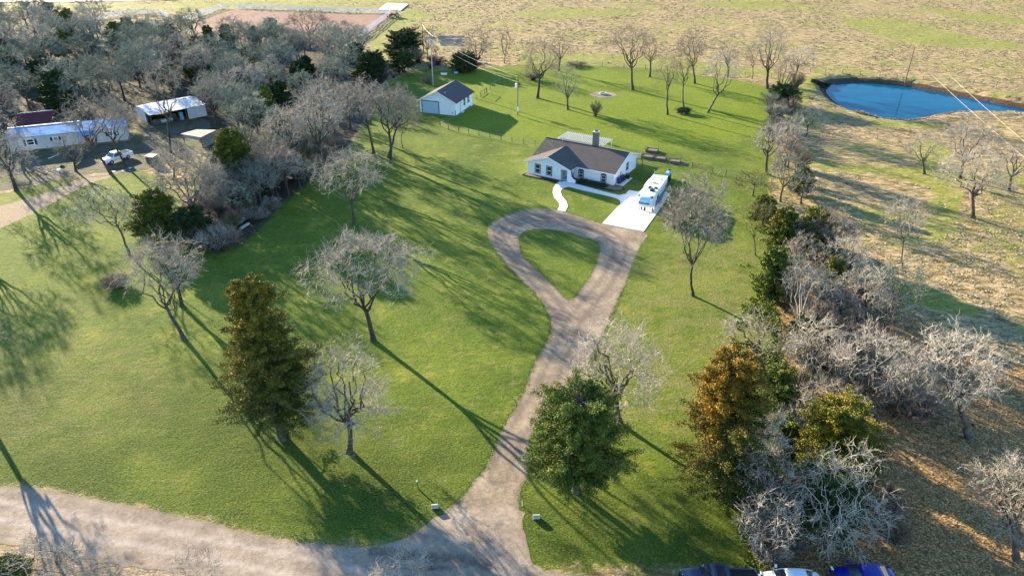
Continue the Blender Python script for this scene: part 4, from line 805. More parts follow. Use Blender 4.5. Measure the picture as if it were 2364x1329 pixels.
mb = MB(); mb.box(7.5, 8.4, 2.40, 2.49, .05, 2.1); d_ = mb.build('door', M['dark'], hs); mb = MB(); mb.box(7.58, 7.62, 2.34, 2.40, 1., 1.12); mb.build('handle', M['galv'], d_)
# roof: thick slabs
rf = MB(); T_ = .14
rf.sheet([(-.5, 1.95, 2.40), (16.75, 1.95, 2.40), (16.75, 8.1, 4.56), (-.5, 8.1, 4.56)], T_)
rf.sheet([(-.5, 8.1, 4.56), (16.75, 8.1, 4.56), (16.75, 14.1, 2.62), (-.5, 14.1, 2.62)], T_)
wr = rf.build('roof', M['shingle'], hs)
# wing gable roof running back into the main slope
def mz(v): return 2.40 + (v - 1.95) * (2.16 / 6.15)
def vat(z): return 1.95 + (z - 2.40) / (2.16 / 6.15)
apz = 4.12; eL, eR = -.85, 9.1; zl_, zr_ = 2.42, 2.44
rf = MB(); rf.sheet([(4.45, -.4, apz), (eL, -.4, zl_), (eL, vat(zl_) + .02, zl_), (4.45, vat(apz) + .12, apz)], .12)
rf.build('gable_roof', M['shingle'], hs)
rf = MB(); rf.sheet([(4.45, -.4, apz), (eR, -.4, zr_), (eR, vat(zr_) + .02, zr_), (4.45, vat(apz) + .12, apz)], .12)
rf.build('gable_roof', M['shingle'], hs)
# fascia and ridge
for a, b in (((eL, -.42, zl_), (4.45, -.42, apz)), ((4.45, -.42, apz), (eR, -.42, zr_)), ((16.77, 1.9, 2.39), (16.77, 8.1, 4.56)), ((16.77, 8.1, 4.56), (16.77, 14.15, 2.62)), ((-.52, 8.1, 4.56), (-.52, 14.15, 2.62))):
    a = Vector(a); b = Vector(b); mb = MB(); mb.hexa([a + Vector((0, -.03, -.2)), b + Vector((0, -.03, -.2)), b + Vector((.03, .03, -.2)), a + Vector((.03, .03, -.2))], [a + Vector((0, -.03, -.01)), b + Vector((0, -.03, -.01)), b + Vector((.03, .03, -.01)), a + Vector((.03, .03, -.01))]); mb.build('fascia', M['white'], hs)
mb = MB(); mb.box(9.0, 16.74, 1.86, 1.94, 2.22, 2.37); mb.build('gutter', M['white'], hs)
mb = MB(); mb.tube([(-.5, 8.1, 4.6), (16.75, 8.1, 4.6)], .07, 6); mb.tube([(4.45, -.4, apz + .02), (4.45, vat(apz), apz + .02)], .06, 6); mb.build('ridge_cap', M['black'], hs)
for u, a in ((2.16, 0), (4.55, 0)): window(hs, (u, -.003, .62), .95, 1.55)
for u in (9.85, 14.35): window(hs, (u, 2.497, .42), .85, 1.12, arch=True)
window(hs, (16.303, 8.75, 1.1), .8, 1.2, nrm='+x')
ch = MB(); ch.box(8.9, 9.9, 8.9, 9.8, 3.6, 6.95); cho = ch.build('chimney', M['brick'], hs); mb = MB(); mb.box(8.87, 9.93, 8.87, 9.83, 6.953, 7.02); mb.build('chimney_crown', M['conc'], cho)
mb = MB(); mb.box(9.15, 9.65, 9.1, 9.6, 7.023, 7.22); mb.build('flue', M['black'], cho)
mb = MB()
for u, v, h in ((10.6, 8.9, .45), (3.2, 7.9, .3), (.2, 3.4, .35), (2., 9.0, .3), (1.4, 7.1, .25)): mb.tube([(u, v, mz(v) - .2 if v < 8.1 else 4.2), (u, v, (mz(v) if v < 8.1 else 4.5) + h)], .06, 6)
mb.build('vent_pipe', M['galv'], hs)
mb = MB(); mb.tube([(1.3, 6.6, mz(6.6) + .03), (2.9, 5.6, mz(5.6) + .06)], .02, 5); mb.build('antenna', M['black'], hs)
# patio cover behind
pc = MB(); pc.box(-.9, 9.0, 13.95, 14.1, 2.58, 2.76); pc.box(-.9, 9.0, 18.2, 18.35, 2.5, 2.7)
for u in (-.8, 2.4, 5.6, 8.85): pc.box(u, u + .13, 18.2, 18.33, 0, 2.5)
po = pc.build('patio_cover', M['white'], hs); sl = MB()
for i in range(24): u = -.95 + i * .425; sl.box(u, u + .17, 13.9, 18.7, 2.764, 2.82)
sl.build('slat', plain('slat_paint', (.36, .36, .36), .7, .05), po)
mb = MB(); mb.box(-1.2, 9.2, 14.0, 18.6, 0, .08); mb.build('patio_floor', plain('old_concrete', (.12, .12, .12), .9, .3, 1), hs)  # floor toned dark to carry the shade under the slats
mb = MB(); mb.box(12.3, 12.42, 2.44, 2.497, .35, .47); mb.build('tap_box', M['black'], hs)
mb = MB(); mb.box(16.303, 16.4, 5.4, 5.75, .9, 1.7); mb.build('meter_box', M['galv'], hs)
def L(u, v, z=0, O=HO, th=HT): return (O[0] + u * math.cos(th) - v * math.sin(th), O[1] + u * math.sin(th) + v * math.cos(th), z)
# planting beds
M['mulch'] = leafm('mulch', [(.02, .014, .01), (.05, .035, .025), (.10, .07, .05)], 2.); t_ = NT('mulch_ground'); t_.col(t_.ramp(t_.noise(9, 4, .8), [(.35, (.022, .015, .012)), (.6, (.08, .055, .042)), (.72, (.2, .16, .13))])).rough(.95, .1).bump(t_.noise(10, 3), .05); M['mulch'] = t_.m
t_ = NT('river_stone'); t_.col(t_.ramp(t_.noise(10, 4, .8), [(.35, (.07, .05, .04)), (.55, (.22, .17, .13)), (.7, (.4, .33, .27))])).rough(.9, .1).bump(t_.noise(9, 3), .06); M['stone'] = t_.m
b1 = empty('planting_bed', L(0, 0), HT, 'narrow mulch bed with stones under the two front windows', 'planting bed')
mb = MB(); mb.prism([(-.25, -1.25), (6.75, -1.25), (6.75, -.02), (-.25, -.02)], 'z', 0, .08); mb.build('mulch', M['mulch'], b1)
mb = MB(); mb.prism([(-.1, -1.1), (3.4, -1.1), (3.2, -.35), (-.1, -.2)], 'z', .083, .12); mb.build('stones', M['stone'], b1)
mb = MB(); mb.box(-.33, 6.8, -1.33, -1.255, 0, .16); mb.box(-.33, -.255, -1.25, -.02, 0, .16); mb.build('edging', M['black'], b1)
b2 = empty('planting_bed', L(9.9, 2.4), HT, 'long dark mulch bed under the arched windows ending in a stone circle', 'planting bed')
mb = MB(); mb.prism([(0, -2.2), (7.6, -2.2), (8.6, -1.6), (9.0, -.6), (8.4, .2), (6.5, .2), (6.45, .06), (0, .06)], 'z', 0, .09); mb.build('mulch', M['mulch'], b2)
mb = MB(); mb.prism([(5.6, -1.9), (7.4, -1.9), (8.3, -1.4), (8.6, -.6), (8.1, 0), (6.6, .0), (5.6, -.4)], 'z', .093, .14); mb.build('stones', M['stone'], b2)
mb = MB(); mb.box(0, 7.6, -2.28, -2.205, 0, .16); mb.build('edging', M['black'], b2)
def hedge(x0, x1, y0, y1, h, n, label, loc, rz, seed):
    rg = np.random.default_rng(seed); c = rg.uniform(0, 1, (n, 3)) * [x1 - x0, y1 - y0, h] + [x0, y0, 0]; k = np.sin(c[:, 0] * 5.5) * .5 + .5; c[:, 2] *= .75 + .25 * k; c += rg.normal(0, .05, (n, 3)); V, Q = leaves(rg, c, np.array([[0, 0, 1.]]), .11)
    e = empty('hedge', loc, rz, label, 'hedge'); obj('foliage', mesh_np('foliage', V, Q), M['cedardark'], e)
    st = MB()
    for i in range(7): u = x0 + (i + .5) * (x1 - x0) / 7; st.tube([(u, (y0 + y1) / 2, 0), (u, (y0 + y1) / 2, h * .6)], .04, 5)
    st.build('stem', M['bark'], e)
hedge(.3, 5.8, -1.5, -.7, .5, 5000, 'low dark clipped hedge along the wall with arched windows', L(9.9, 2.4, .09), HT, 3)
twb_loc = L(17.4, 1.6)
mb = MB(); mb.box(16.45, 17.9, 3.2, 7.6, 0, .1); s_ = mb.build('side_slab', M['conc'], hs)
# air conditioner and bins
ac = empty('air_conditioner', L(17.3, 6.7, .1), HT, 'round topped dark air conditioner unit on a pad beside the house wall', 'air conditioner')
mb = MB(); mb.box(-.45, .45, -.45, .45, 0, .08); mb.build('base', M['conc'], ac)
mb = MB(); mb.tube([(0, 0, .08), (0, 0, .95)], .40, 20); mb.build('casing', M['black'], ac, smooth=False)
mb = MB(); mb.tube([(0, 0, .951), (0, 0, 1.02)], [.41, .38], 20); mb.build('fan_guard', plain('dark_grille', (.06, .06, .065), .6, .2), ac)
def bin_(u, v, mm, label, rz=0, s=1.):
    e = empty('wheelie_bin', L(u, v, .1), HT + rz, label, 'bin'); mb = MB()
    mb.hexa([(-.24 * s, -.26 * s, .08), (.24 * s, -.26 * s, .08), (.24 * s, .26 * s, .08), (-.24 * s, .26 * s, .08)], [(-.3 * s, -.34 * s, 1.), (.3 * s, -.34 * s, 1.), (.3 * s, .34 * s, 1.), (-.3 * s, .34 * s, 1.)]); mb.build('body', M[mm], e, .03)
    mb = MB(); mb.hexa([(-.33 * s, -.38 * s, 1.004), (.33 * s, -.38 * s, 1.004), (.33 * s, .38 * s, 1.004), (-.33 * s, .38 * s, 1.004)], [(-.28 * s, -.3 * s, 1.1), (.28 * s, -.3 * s, 1.1), (.28 * s, .3 * s, 1.1), (-.28 * s, .3 * s, 1.1)]); mb.build('lid', M[mm], e, .02)
    for sx in (-.27, .27): mb = MB(); mb.tube([(sx - .03, .26, .12), (sx + .03, .26, .12)], .12, 12); mb.build('wheel', M['rubber'], e)
bin_(16.9, 3.7, 'blue', 'bright blue bin nearest the house corner'); bin_(16.95, 4.6, 'dkblue', 'dark navy bin in the middle of the row beside the house', .1); bin_(17.0, 5.45, 'black', 'black bin beside the air conditioner', -.1, 1.1)
# ------------------------------------------------------------------ workshop
SO = g(971, 259); ST = R(-19.5)
sh = empty('workshop', (SO[0], SO[1], 0), ST, 'white gabled workshop with a pale roll up garage door and dark shingle roof', 'workshop')
mb = MB(); mb.prism([(0, 0), (9.0, 0), (9.0, 3.05), (4.5, 5.25), (0, 3.05)], 'y', 0, 10.4); mb.build('wall', M['white2'], sh)
for s, a in ((1, 9.45), (-1, -.45)):
    mb = MB(); zz = 3.05 - .45 * .489 + .12; mb.sheet([(4.5, -.35, 5.37), (a, -.35, zz), (a, 10.9, zz), (4.5, 10.9, 5.37)], .12); mb.build('roof', M['shingle2'], sh)
mb = MB()
for s, a in ((1, 9.47), (-1, -.47)):
    zz = 3.05 - .47 * .489 + .1
    for y in (-.39, 10.91): mb.hexa([(4.5, y, 5.13), (a, y, zz - .2), (a, y + .035, zz - .2), (4.5, y + .035, 5.13)], [(4.5, y, 5.36), (a, y, zz), (a, y + .035, zz), (4.5, y + .035, 5.36)])
mb.build('fascia', M['white'], sh)
mb = MB(); mb.box(.42, .58, -.06, -.004, 0, 2.95); mb.box(4.72, 4.88, -.06, -.004, 0, 2.95); mb.box(.58, 4.72, -.06, -.004, 2.8, 2.95); fr = mb.build('garage_door', M['dark'], sh)
mb = MB(); [mb.box(.58, 4.72, -.035, -.006, .02 + i * .556, .02 + (i + 1) * .556 - .03) for i in range(5)]; mb.build('panel', plain('garage_panel', (.34, .47, .52), .5, .05), fr)
mb = MB(); mb.box(9.005, 9.04, 2.75, 3.75, 0.02, 2.2); fr = mb.build('door', M['dark'], sh); mb = MB(); mb.box(9.042, 9.06, 2.85, 3.65, .04, 2.12); pn = mb.build('door_leaf', M['white'], fr)
mb = MB(); mb.box(9.04, 9.7, 2.8, 3.7, 0, .18); mb.build('step', M['conc'], sh)
for v in (5.35, 7.75): window(sh, (9.003, v, 1.2), .8, 1.45, nrm='+x', frame_m='dark')
mb = MB(); mb.tube([(6.0, 1.2, 4.5), (6.0, 1.2, 4.85)], .14, 10); mb.tube([(6.0, 1.2, 4.85), (6.0, 1.2, 4.95)], [.24, .05], 10); mb.build('roof_vent', M['galv'], sh)
mb = MB(); mb.box(8.1, 8.3, -.05, -.004, .5, .7); mb.build('socket', M['black'], sh); mb = MB(); mb.box(9.01, 9.5, 8.1, 9.2, .1, .45); mb.build('ac_box', M['white'], sh)
# ------------------------------------------------------------------ mobile home and sheds
TO = g(25, 351.5); TE = g(296, 322); TT = math.atan2(TE[1] - TO[1], TE[0] - TO[0]); TL_ = math.hypot(TE[0] - TO[0], TE[1] - TO[1])
tr_ = empty('mobile_home', (TO[0], TO[1], 0), TT, 'long white mobile home with a blue metal roof and dark shuttered windows', 'mobile home')
mb = MB(); mb.prism([(0, 0), (4.6, 0), (4.6, 3.4), (0, 2.75)], 'x', 0, TL_); mb.build('wall', M['trailer'], tr_)
mb = MB(); mb.sheet([(-.25, -.25, 2.8), (TL_ * .6, -.25, 2.8), (TL_ * .6, 4.8, 3.55), (-.25, 4.8, 3.55)], .08); mb.sheet([(TL_ * .6 + .01, -.1, 2.79), (TL_ + .2, -.1, 2.79), (TL_ + .2, 4.8, 3.5), (TL_ * .6 + .01, 4.8, 3.5)], .08); mb.build('roof', M['trroof'], tr_)
mb = MB(); mb.sheet([(-.3, 4.7, 3.62), (TL_ * .6, 4.7, 3.62), (TL_ * .6, 4.95, 3.64), (-.3, 4.95, 3.64)], .05); mb.build('ridge_cap', M['white'], tr_)
mb = MB(); mb.sheet([(12.6, -1.6, 2.3), (15.9, -1.6, 2.3), (15.9, .0, 2.62), (12.6, 0., 2.62)], .06); [mb.tube([(x, -1.5, 0), (x, -1.5, 2.28)], .05, 6) for x in (12.7, 15.8)]; mb.build('awning', M['trroof'], tr_)
for x, z, w_, h_ in ((3.9, 1.05, 1.25, 1.15), (8.45, 1.5, .8, .55), (18.6, 1.25, .8, .8)):
    w0 = window(tr_, (x, -.004, z), w_, h_, frame_m='white', wm='white')
    for s in (-1, 1): mb = MB(); a = x + s * (w_ / 2 + .36); mb.box(a - .2, a + .2, -.05, -.004, z - .08, z + h_ + .08); mb.build('shutter', M['black'], tr_)
mb = MB(); mb.box(13.6, 14.5, -.05, -.004, .4, 2.3); mb.build('door', M['dark'], tr_)
mb = MB(); mb.box(13.3, 14.8, -1.4, -.06, 0, .38); mb.build('porch_step', M['wood'], tr_)
mo = g(46, 316); ms = empty('lean_to_shed', (mo[0], mo[1], 0), TT, 'low shed with a dark maroon roof tucked behind the mobile home', 'shed')
mb = MB(); mb.box(0, 6.4, 1.2, 4.8, 0, 2.3); mb.build('wall', M['wood'], ms); mb = MB(); mb.sheet([(-.2, .6, 2.4), (6.6, .6, 2.4), (6.6, 5.2, 3.6), (-.2, 5.2, 3.6)], .07); mb.build('roof', M['maroon'], ms)
mb = MB(); mb.tube([(-.2, 5.2, 3.62), (6.6, 5.2, 3.62)], .07, 6); mb.build('ridge_cap', M['galv'], ms)
# open tin shed
A = g(345, 265.8, 2.6); B = g(473, 241.3, 2.6); T2 = math.atan2(B[1] - A[1], B[0] - A[0]); WS = math.hypot(B[0] - A[0], B[1] - A[1]); DS = 9.2
op = empty('open_shed', (A[0], A[1], 0), T2, 'open fronted tin shed with a rust streaked white metal roof', 'shed')
mb = MB(); mb.sheet([(-.2, -.3, 2.62), (WS + .2, -.3, 2.62), (WS + .2, DS * .72, 3.05), (-.2, DS * .72, 3.05)], .06); mb.sheet([(-.2, DS * .72, 3.05), (WS + .2, DS * .72, 3.05), (WS + .2, DS, 2.7), (-.2, DS, 2.7)], .06)
M['shedroof2'] = metalroof('rusty_white_metal', (.52, .52, .5), (.82, .82, .8), (.07, .05, .04), 2.2); mb.build('roof', M['shedroof2'], op)
mb = MB(); mb.box(WS * .66, WS, 0, .06, 0, 2.5); mb.box(WS - .06, WS, .06, DS, 0, 2.55); mb.box(0, WS - .06, DS - .06, DS, 0, 2.62); mb.box(0, .06, DS * .35, DS - .06, 0, 2.6); mb.build('wall', M['tin'], op)
for x, y in ((.1, .1), (WS * .33, .1), (WS * .5, .1), (WS * .63, .1), (.1, DS * .35)): mb = MB(); mb.tube([(x, y, 0), (x, y, 2.58 + y * .05)], .09, 6); mb.build('post', M['wood'], op)
rj = random.Random(4)
def junk(name, u, v, dx, dy, dz, mm, label, O, th, rz=0):
    x, y, _ = L(u, v, 0, O, th); e = MB()
    if name == 'tank': e.tube([(-dx / 2, 0, dz / 2), (dx / 2, 0, dz / 2)], dz / 2, 14)
    else: e.hexa([(-dx / 2, -dy / 2, 0), (dx / 2, -dy / 2, 0), (dx / 2, dy / 2, 0), (-dx / 2, dy / 2, 0)], [(-dx * .45, -dy * .42, dz), (dx * .47, -dy * .45, dz * .9), (dx * .42, dy * .45, dz), (-dx * .5, dy * .4, dz * .95)])
    o = e.build(name, M[mm], bevel=.03); o.location = (x, y, 0); o.rotation_euler = (0, 0, th + rz); tag(o, label, name.replace('_', ' '))
junk('crate', 1.6, 1.2, 1.6, 1.1, 1., 'wood', 'brown crate of scrap at the left opening of the tin shed', A, T2, .2)
junk('tank', 3.4, .6, 2.6, 1.2, 1.1, 'galv', 'pale grey cylindrical tank lying in front of the tin shed', A, T2, .1)
junk('crate', 5.6, 2.5, 1.4, 1.2, 1.5, 'wood', 'tall brown crate deep inside the open tin shed', A, T2, -.2)
junk('cabinet', 6.9, .8, .7, .6, 1.8, 'lblue', 'pale blue upright cabinet beside the tin wall of the shed', A, T2, 0)
# second open shack
A2 = g(420, 322); s2 = empty('open_shack', (g(453, 350)[0] - 3.4, g(453, 350)[1], 0), R(20), 'rickety wooden shack with a weathered tin roof right below the tin shed', 'shed')
mb = MB(); P_ = lambda x, y, z: (x, y, z)
c4 = [g(416.5, 309, 2.4), g(463, 316, 2.5), g(499, 301, 2.5), g(453, 294.5, 3.0)]; s2.location = (c4[0][0], c4[0][1], 0); s2.rotation_euler = (0, 0, 0); q4 = [(c[0] - c4[0][0], c[1] - c4[0][1], z) for c, z in zip(c4, (2.4, 2.4, 2.6, 2.6))]
cx_, cy_ = sum(q[0] for q in q4) / 4, sum(q[1] for q in q4) / 4
mb.sheet(q4, .06); mb.build('roof', M['rustroof'], s2)
in4 = [(cx_ + (q[0] - cx_) * .88, cy_ + (q[1] - cy_) * .88) for q in q4]
for x, y in in4: mb = MB(); mb.tube([(x, y, 0), (x, y, 2.35)], .07, 6); mb.build('post', M['wood'], s2)
mb = MB()
def wallseg(a, b, z0, z1, gap=.12, pl=.25):
    n = int(math.hypot(b[0] - a[0], b[1] - a[1]) / (pl)); th = math.atan2(b[1] - a[1], b[0] - a[0])
    for i in range(n):
        t = (i + .5) / n; x = a[0] + (b[0] - a[0]) * t; y = a[1] + (b[1] - a[1]) * t; mb.box(x - pl * .46, x + pl * .46, y - .02, y + .02, z0, z1 - rj.random() * .15, th)
wallseg(in4[1], in4[2], 0, 2.35); wallseg(in4[2], in4[3], 0, 2.4); wallseg(in4[0], in4[1], 1.6, 2.3, .3); mb.build('plank_wall', plain('grey_planks', (.3, .3, .3), .9, .4, 2), s2)
c5 = [g(331.6, 360.6, 1.5), g(352, 364, 1.5), g(365.6, 356, 1.7), g(346, 353.5, 1.7)]; s3 = empty('lean_to_shack', (c5[0][0], c5[0][1], 0), 0, 'tiny grey roofed lean to shack right of the white pickup', 'shed')
q5 = [(c[0] - c5[0][0], c[1] - c5[0][1], c[2]) for c in c5]; mb = MB(); mb.sheet(q5, .06); mb.build('roof', M['rustroof'], s3); cx_, cy_ = sum(q[0] for q in q5) / 4, sum(q[1] for q in q5) / 4
in5 = [(cx_ + (q[0] - cx_) * .85, cy_ + (q[1] - cy_) * .85) for q in q5]; mb = MB()
for i in range(4): wallseg(in5[i], in5[(i + 1) % 4], 0, 1.5, .25, .2)
mb.build('plank_wall', M['wood'], s3)
# ------------------------------------------------------------------ vehicles
def wheel(parent, x, y, r, w, m='rubber'):
    mb = MB(); mb.tube([(x, y - w / 2, r), (x, y + w / 2, r)], r, 18); t = mb.build('wheel', M[m], parent); mb = MB(); s = 1 if y > 0 else -1
    mb.tube([(x, y + s * (w / 2 - .01), r), (x, y + s * (w / 2 + .012), r)], r * .6, 14); mb.build('rim', M['galv'], t)
def loft(mb, st, n=14, p=3.2):
    "st: (x, z bottom, z top, half width, flat) -> super-ellipse hull"
    vs = []
    for x, z0, z1, hw in st:
        for j in range(n):
            a = 2 * math.pi * (j + .5) / n; c, s = math.cos(a), math.sin(a); e = 2 / p
            vs.append((x, hw * math.copysign(abs(c) ** e, c), (z0 + z1) / 2 + (z1 - z0) / 2 * math.copysign(abs(s) ** e, s)))
    k = len(st); mb.add(vs, [(i * n + j, i * n + (j + 1) % n, (i + 1) * n + (j + 1) % n, (i + 1) * n + j) for i in range(k - 1) for j in range(n)] + [tuple(range(n))[::-1], tuple(range((k - 1) * n, k * n))])
def vehicle(name, label, cat, x, y, rz, paint, kind='pickup', L_=5.8, W=2.0, bed='dark', z=0):
    e = empty(name, (x, y, z), rz, label, cat); h = W / 2; mb = MB(); f = L_ / 2
    if kind == 'pickup':
        loft(mb, [(f, .55, .95, h * .8), (f - .12, .42, 1.08, h * .92), (f - .9, .38, 1.16, h * .98), (f - 1.45, .38, 1.2, h), (.3, .38, 1.2, h), (-.65, .38, 1.2, h)], p=4.5)
        mb.build('body', M[paint], e, smooth=True)
        mb = MB(); mb.box(-f, -.66, -h * .97, h * .97, .5, .72); mb.box(-f, -.66, -h * .99, -h * .88, .72, 1.22); mb.box(-f, -.66, h * .88, h * .99, .72, 1.22); mb.box(-f, -f + .09, -h * .88, h * .88, .72, 1.22); mb.build('bed', M[paint], e, .03)
        mb = MB(); mb.box(-f + .1, -.67, -h * .87, h * .87, 1.10, 1.16); mb.build('bed_cover', M[bed], e)
        cb = (-.72, 1.5, -.55, .75); top = 1.88
    else:
        loft(mb, [(f, .45, .72, h * .7), (f - .15, .3, .86, h * .88), (f - .9, .28, .98, h * .97), (.9, .28, 1.02, h), (-f + .9, .3, 1.05, h), (-f + .2, .35, 1.0, h * .92), (-f, .45, .85, h * .75)], p=4)
        mb.build('body', M[paint], e, smooth=True); cb = (-f + .55, 1.25, -f + 1.3, .45); top = 1.45
    x0, x1, t0, t1 = cb; zb = 1.12 if kind == 'pickup' else .97; hb = h * .93; ht = h * .72
    mb = MB(); mb.hexa([(x0, -hb, zb), (x1, -hb, zb), (x1, hb, zb), (x0, hb, zb)], [(t0, -ht, top - .06), (t1, -ht, top - .06), (t1, ht, top - .06), (t0, ht, top - .06)]); mb.build('window_glass', M['glass'], e, .04)
    mb = MB(); loft(mb, [(t0 - .06, top - .09, top - .02, ht * .9), (t0 + .15, top - .1, top + .02, ht * 1.05), (t1 - .15, top - .1, top + .02, ht * 1.05), (t1 + .08, top - .1, top - .03, ht * .9)], p=5); mb.build('roof', M[paint], e, smooth=True)
    for s in (-1, 1):
        for xa, xb in ((x1, t1), (.1, .05), (x0, t0)):
            mb = MB(); mb.hexa([(xa - .07, s * hb - .03, zb), (xa + .05, s * hb - .03, zb), (xa + .05, s * hb + .03, zb), (xa - .07, s * hb + .03, zb)], [(xb - .07, s * ht - .03, top - .05), (xb + .05, s * ht - .03, top - .05), (xb + .05, s * ht + .04, top - .05), (xb - .07, s * ht + .04, top - .05)]); mb.build('pillar', M[paint], e)
        mb = MB(); mb.box(x1 - .3, x1 - .12, s * (h + .12) - .1, s * (h + .12) + .1, 1.08, 1.3); mb.build('mirror', M[paint], e, .03)
        mb = MB(); mb.box(f - .12, f - .01, s * h * .68 - .18, s * h * .68 + .16, .72, .9); mb.build('headlight', M['white'], e, .02)
    mb = MB(); mb.box(f - .06, f + .03, -h * .5, h * .5, .55, .88); mb.build('grille', M['black'], e)
    mb = MB(); mb.box(f - .1, f + .1, -h * .85, h * .85, .36, .54); mb.build('bumper', M['black' if kind == 'pickup' and paint != 'pwhite' else paint], e, .03)
    r = .40 if kind == 'pickup' else .33
    for wx in (f - .95, -f + 1.2 if kind == 'pickup' else -f + .85):
        for s in (-1, 1): wheel(e, wx, s * (h - .1), r, .26)
    return e
M['pwhite'] = plain('white_car_paint', (.72, .74, .76), .25, .02, 1, spec=.6); M['pblue'] = plain('blue_car_paint', (.004, .008, .22), .22, .1, 1, spec=.6)
M['pdark'] = plain('slate_car_paint', (.035, .055, .10), .3, .1, 1, spec=.6)
a = g(238, 383, .0); b = g(303, 361, .0)
vehicle('pickup_truck', 'white pickup truck with an open bed parked by the mobile home', 'pickup truck', (a[0] + b[0]) / 2, (a[1] + b[1]) / 2 + .3, math.atan2(a[1] - b[1], a[0] - b[0]), 'pwhite', L_=5.7, bed='dark')
pk = vehicle('pickup_truck', 'dark slate blue pickup truck with covered black bed at the bottom edge', 'pickup truck', 16.25, 36.5, R(180 - 3), 'pdark', L_=5.9, bed='black')
mb = MB(); mb.box(-.3, .42, -.55, .55, 1.905, 1.915); mb.build('sunroof', M['glass'], pk)
vehicle('parked_car', 'white car cut by the bottom edge below the lot corner', 'car', 21.9, 36.5, R(180 - 2), 'pwhite', 'car', 4.6, 1.85)
vehicle('parked_car', 'bright blue car at the bottom edge, rightmost of the parked vehicles', 'car', 27.8, 36.95, R(180 - 1), 'pblue', 'car', 4.8, 1.85)
# travel trailer
RL = 10.6; rv = empty('camper_trailer', (23.65, 111.55, .055), math.atan2(10.3, 4.65) + math.pi, 'long white fifth wheel camper trailer with a blue front cap parked on the pad', 'camper trailer')
hx = RL / 2; hw = 1.25
mb = MB(); mb.box(-hx, hx - 2.7, -hw, hw, .55, 3.25); mb.box(hx - 2.7, hx - .9, -hw, hw, 1.35, 3.25); mb.build('body', M['white'], rv, .05)
fc = MB(); loft(fc, [(hx - .9, 1.35, 3.25, hw), (hx - .5, 1.38, 3.22, hw * .99), (hx - .15, 1.5, 3.0, hw * .93), (hx + .12, 1.75, 2.7, hw * .78)], 24, 4.5); fc.build('front_cap', M['white'], rv, smooth=True)
mb = MB(); mb.box(-hx - .06, hx - .92, -hw - .04, hw + .04, 3.254, 3.33); mb.build('roof', plain('white_membrane', (.74, .73, .70), .7, .06, 1.2), rv, .04)
# blue shield on the cap, facing forward and up
def capz(t, s):
    x = float(np.interp(t, [0, .12, .35, .6, .8, 1], [hx + .20, hx + .23, hx + .21, hx + .06, hx - .2, hx - .62])); z = float(np.interp(t, [0, .12, .35, .6, .8, 1], [1.92, 2.1, 2.62, 2.98, 3.16, 3.30]))
    wv = .92 * (1 - .06 * t) * (1 - max(0, .2 - t) * 1.6); return (x - .07 * s * s, s * wv, z)
vs = [capz(i / 8, -1 + j / 5) for i in range(9) for j in range(11)]; fs = [(i * 11 + j, i * 11 + j + 1, (i + 1) * 11 + j + 1, (i + 1) * 11 + j) for i in range(8) for j in range(10)]
mb = MB(); mb.add(vs, fs); sh_ = mb.build('windshield_panel', plain('blue_gelcoat', (.42, .66, .76), .25, .1, 1, spec=.6), rv, smooth=True)
so_ = sh_.modifiers.new('thick', 'SOLIDIFY'); so_.thickness = .06; so_.offset = -1
fcu = bpy.data.curves.new('lettering', 'FONT'); fcu.body = 'Reflection'; fcu.size = .46; fcu.shear = .35; fcu.align_x = 'CENTER'; fcu.extrude = .012; fcu.offset = .012
fo = bpy.data.objects.new('lettering', fcu); C.objects.link(fo); dg = bpy.context.evaluated_depsgraph_get(); tm_ = bpy.data.meshes.new_from_object(fo.evaluated_get(dg)); bpy.data.objects.remove(fo)
to = obj('lettering', tm_, M['dkblue'], sh_); to.location = (hx + .25, 0, 2.2); to.rotation_euler = (R(78), 0, R(90))
for s in (-1, 1):
    mb = MB(); mb.hexa([(hx - .75, s * 1.06 - .11, 2.7), (hx - .25, s * 1.04 - .1, 2.6), (hx - .3, s * 1.04 + .1, 2.6), (hx - .75, s * 1.06 + .11, 2.7)], [(hx - .85, s * 1.06 - .11, 3.26), (hx - .55, s * 1.04 - .1, 3.23), (hx - .6, s * 1.04 + .1, 3.23), (hx - .85, s * 1.06 + .11, 3.26)]); mb.build('corner_trim', M['black'], rv)
for x, y, a, b, h_, mm in ((2.2, .45, .75, .7, .32, 'black'), (.95, .75, .5, .5, .22, 'black'), (.9, -.35, .9, .35, .12, 'dark'), (-1.3, -.1, .55, .5, .18, 'galv'), (-3.3, .6, .35, .35, .15, 'galv'), (-3.0, .1, .25, .2, .12, 'white')):
    mb = MB(); mb.box(x - a / 2, x + a / 2, y - b / 2, y + b / 2, 3.333, 3.333 + h_); mb.build('roof_vent' if h_ < .3 else 'air_conditioner', M[mm], rv, .04)
mb = MB(); mb.box(1.4, 1.9, -1.15, .1, 3.333, 3.35); mb.build('solar_panel', M['lblue'], rv); mb = MB(); mb.box(-hx + .2, -hx + .6, -1.2, .4, 3.333, 3.35); mb.build('solar_panel', M['lblue'], rv)
M['rvgrey'] = plain('grey_graphics', (.16, .16, .17), .4, .3, .8)  # grey carries the shade of the side, plus its dark windows and slide-out
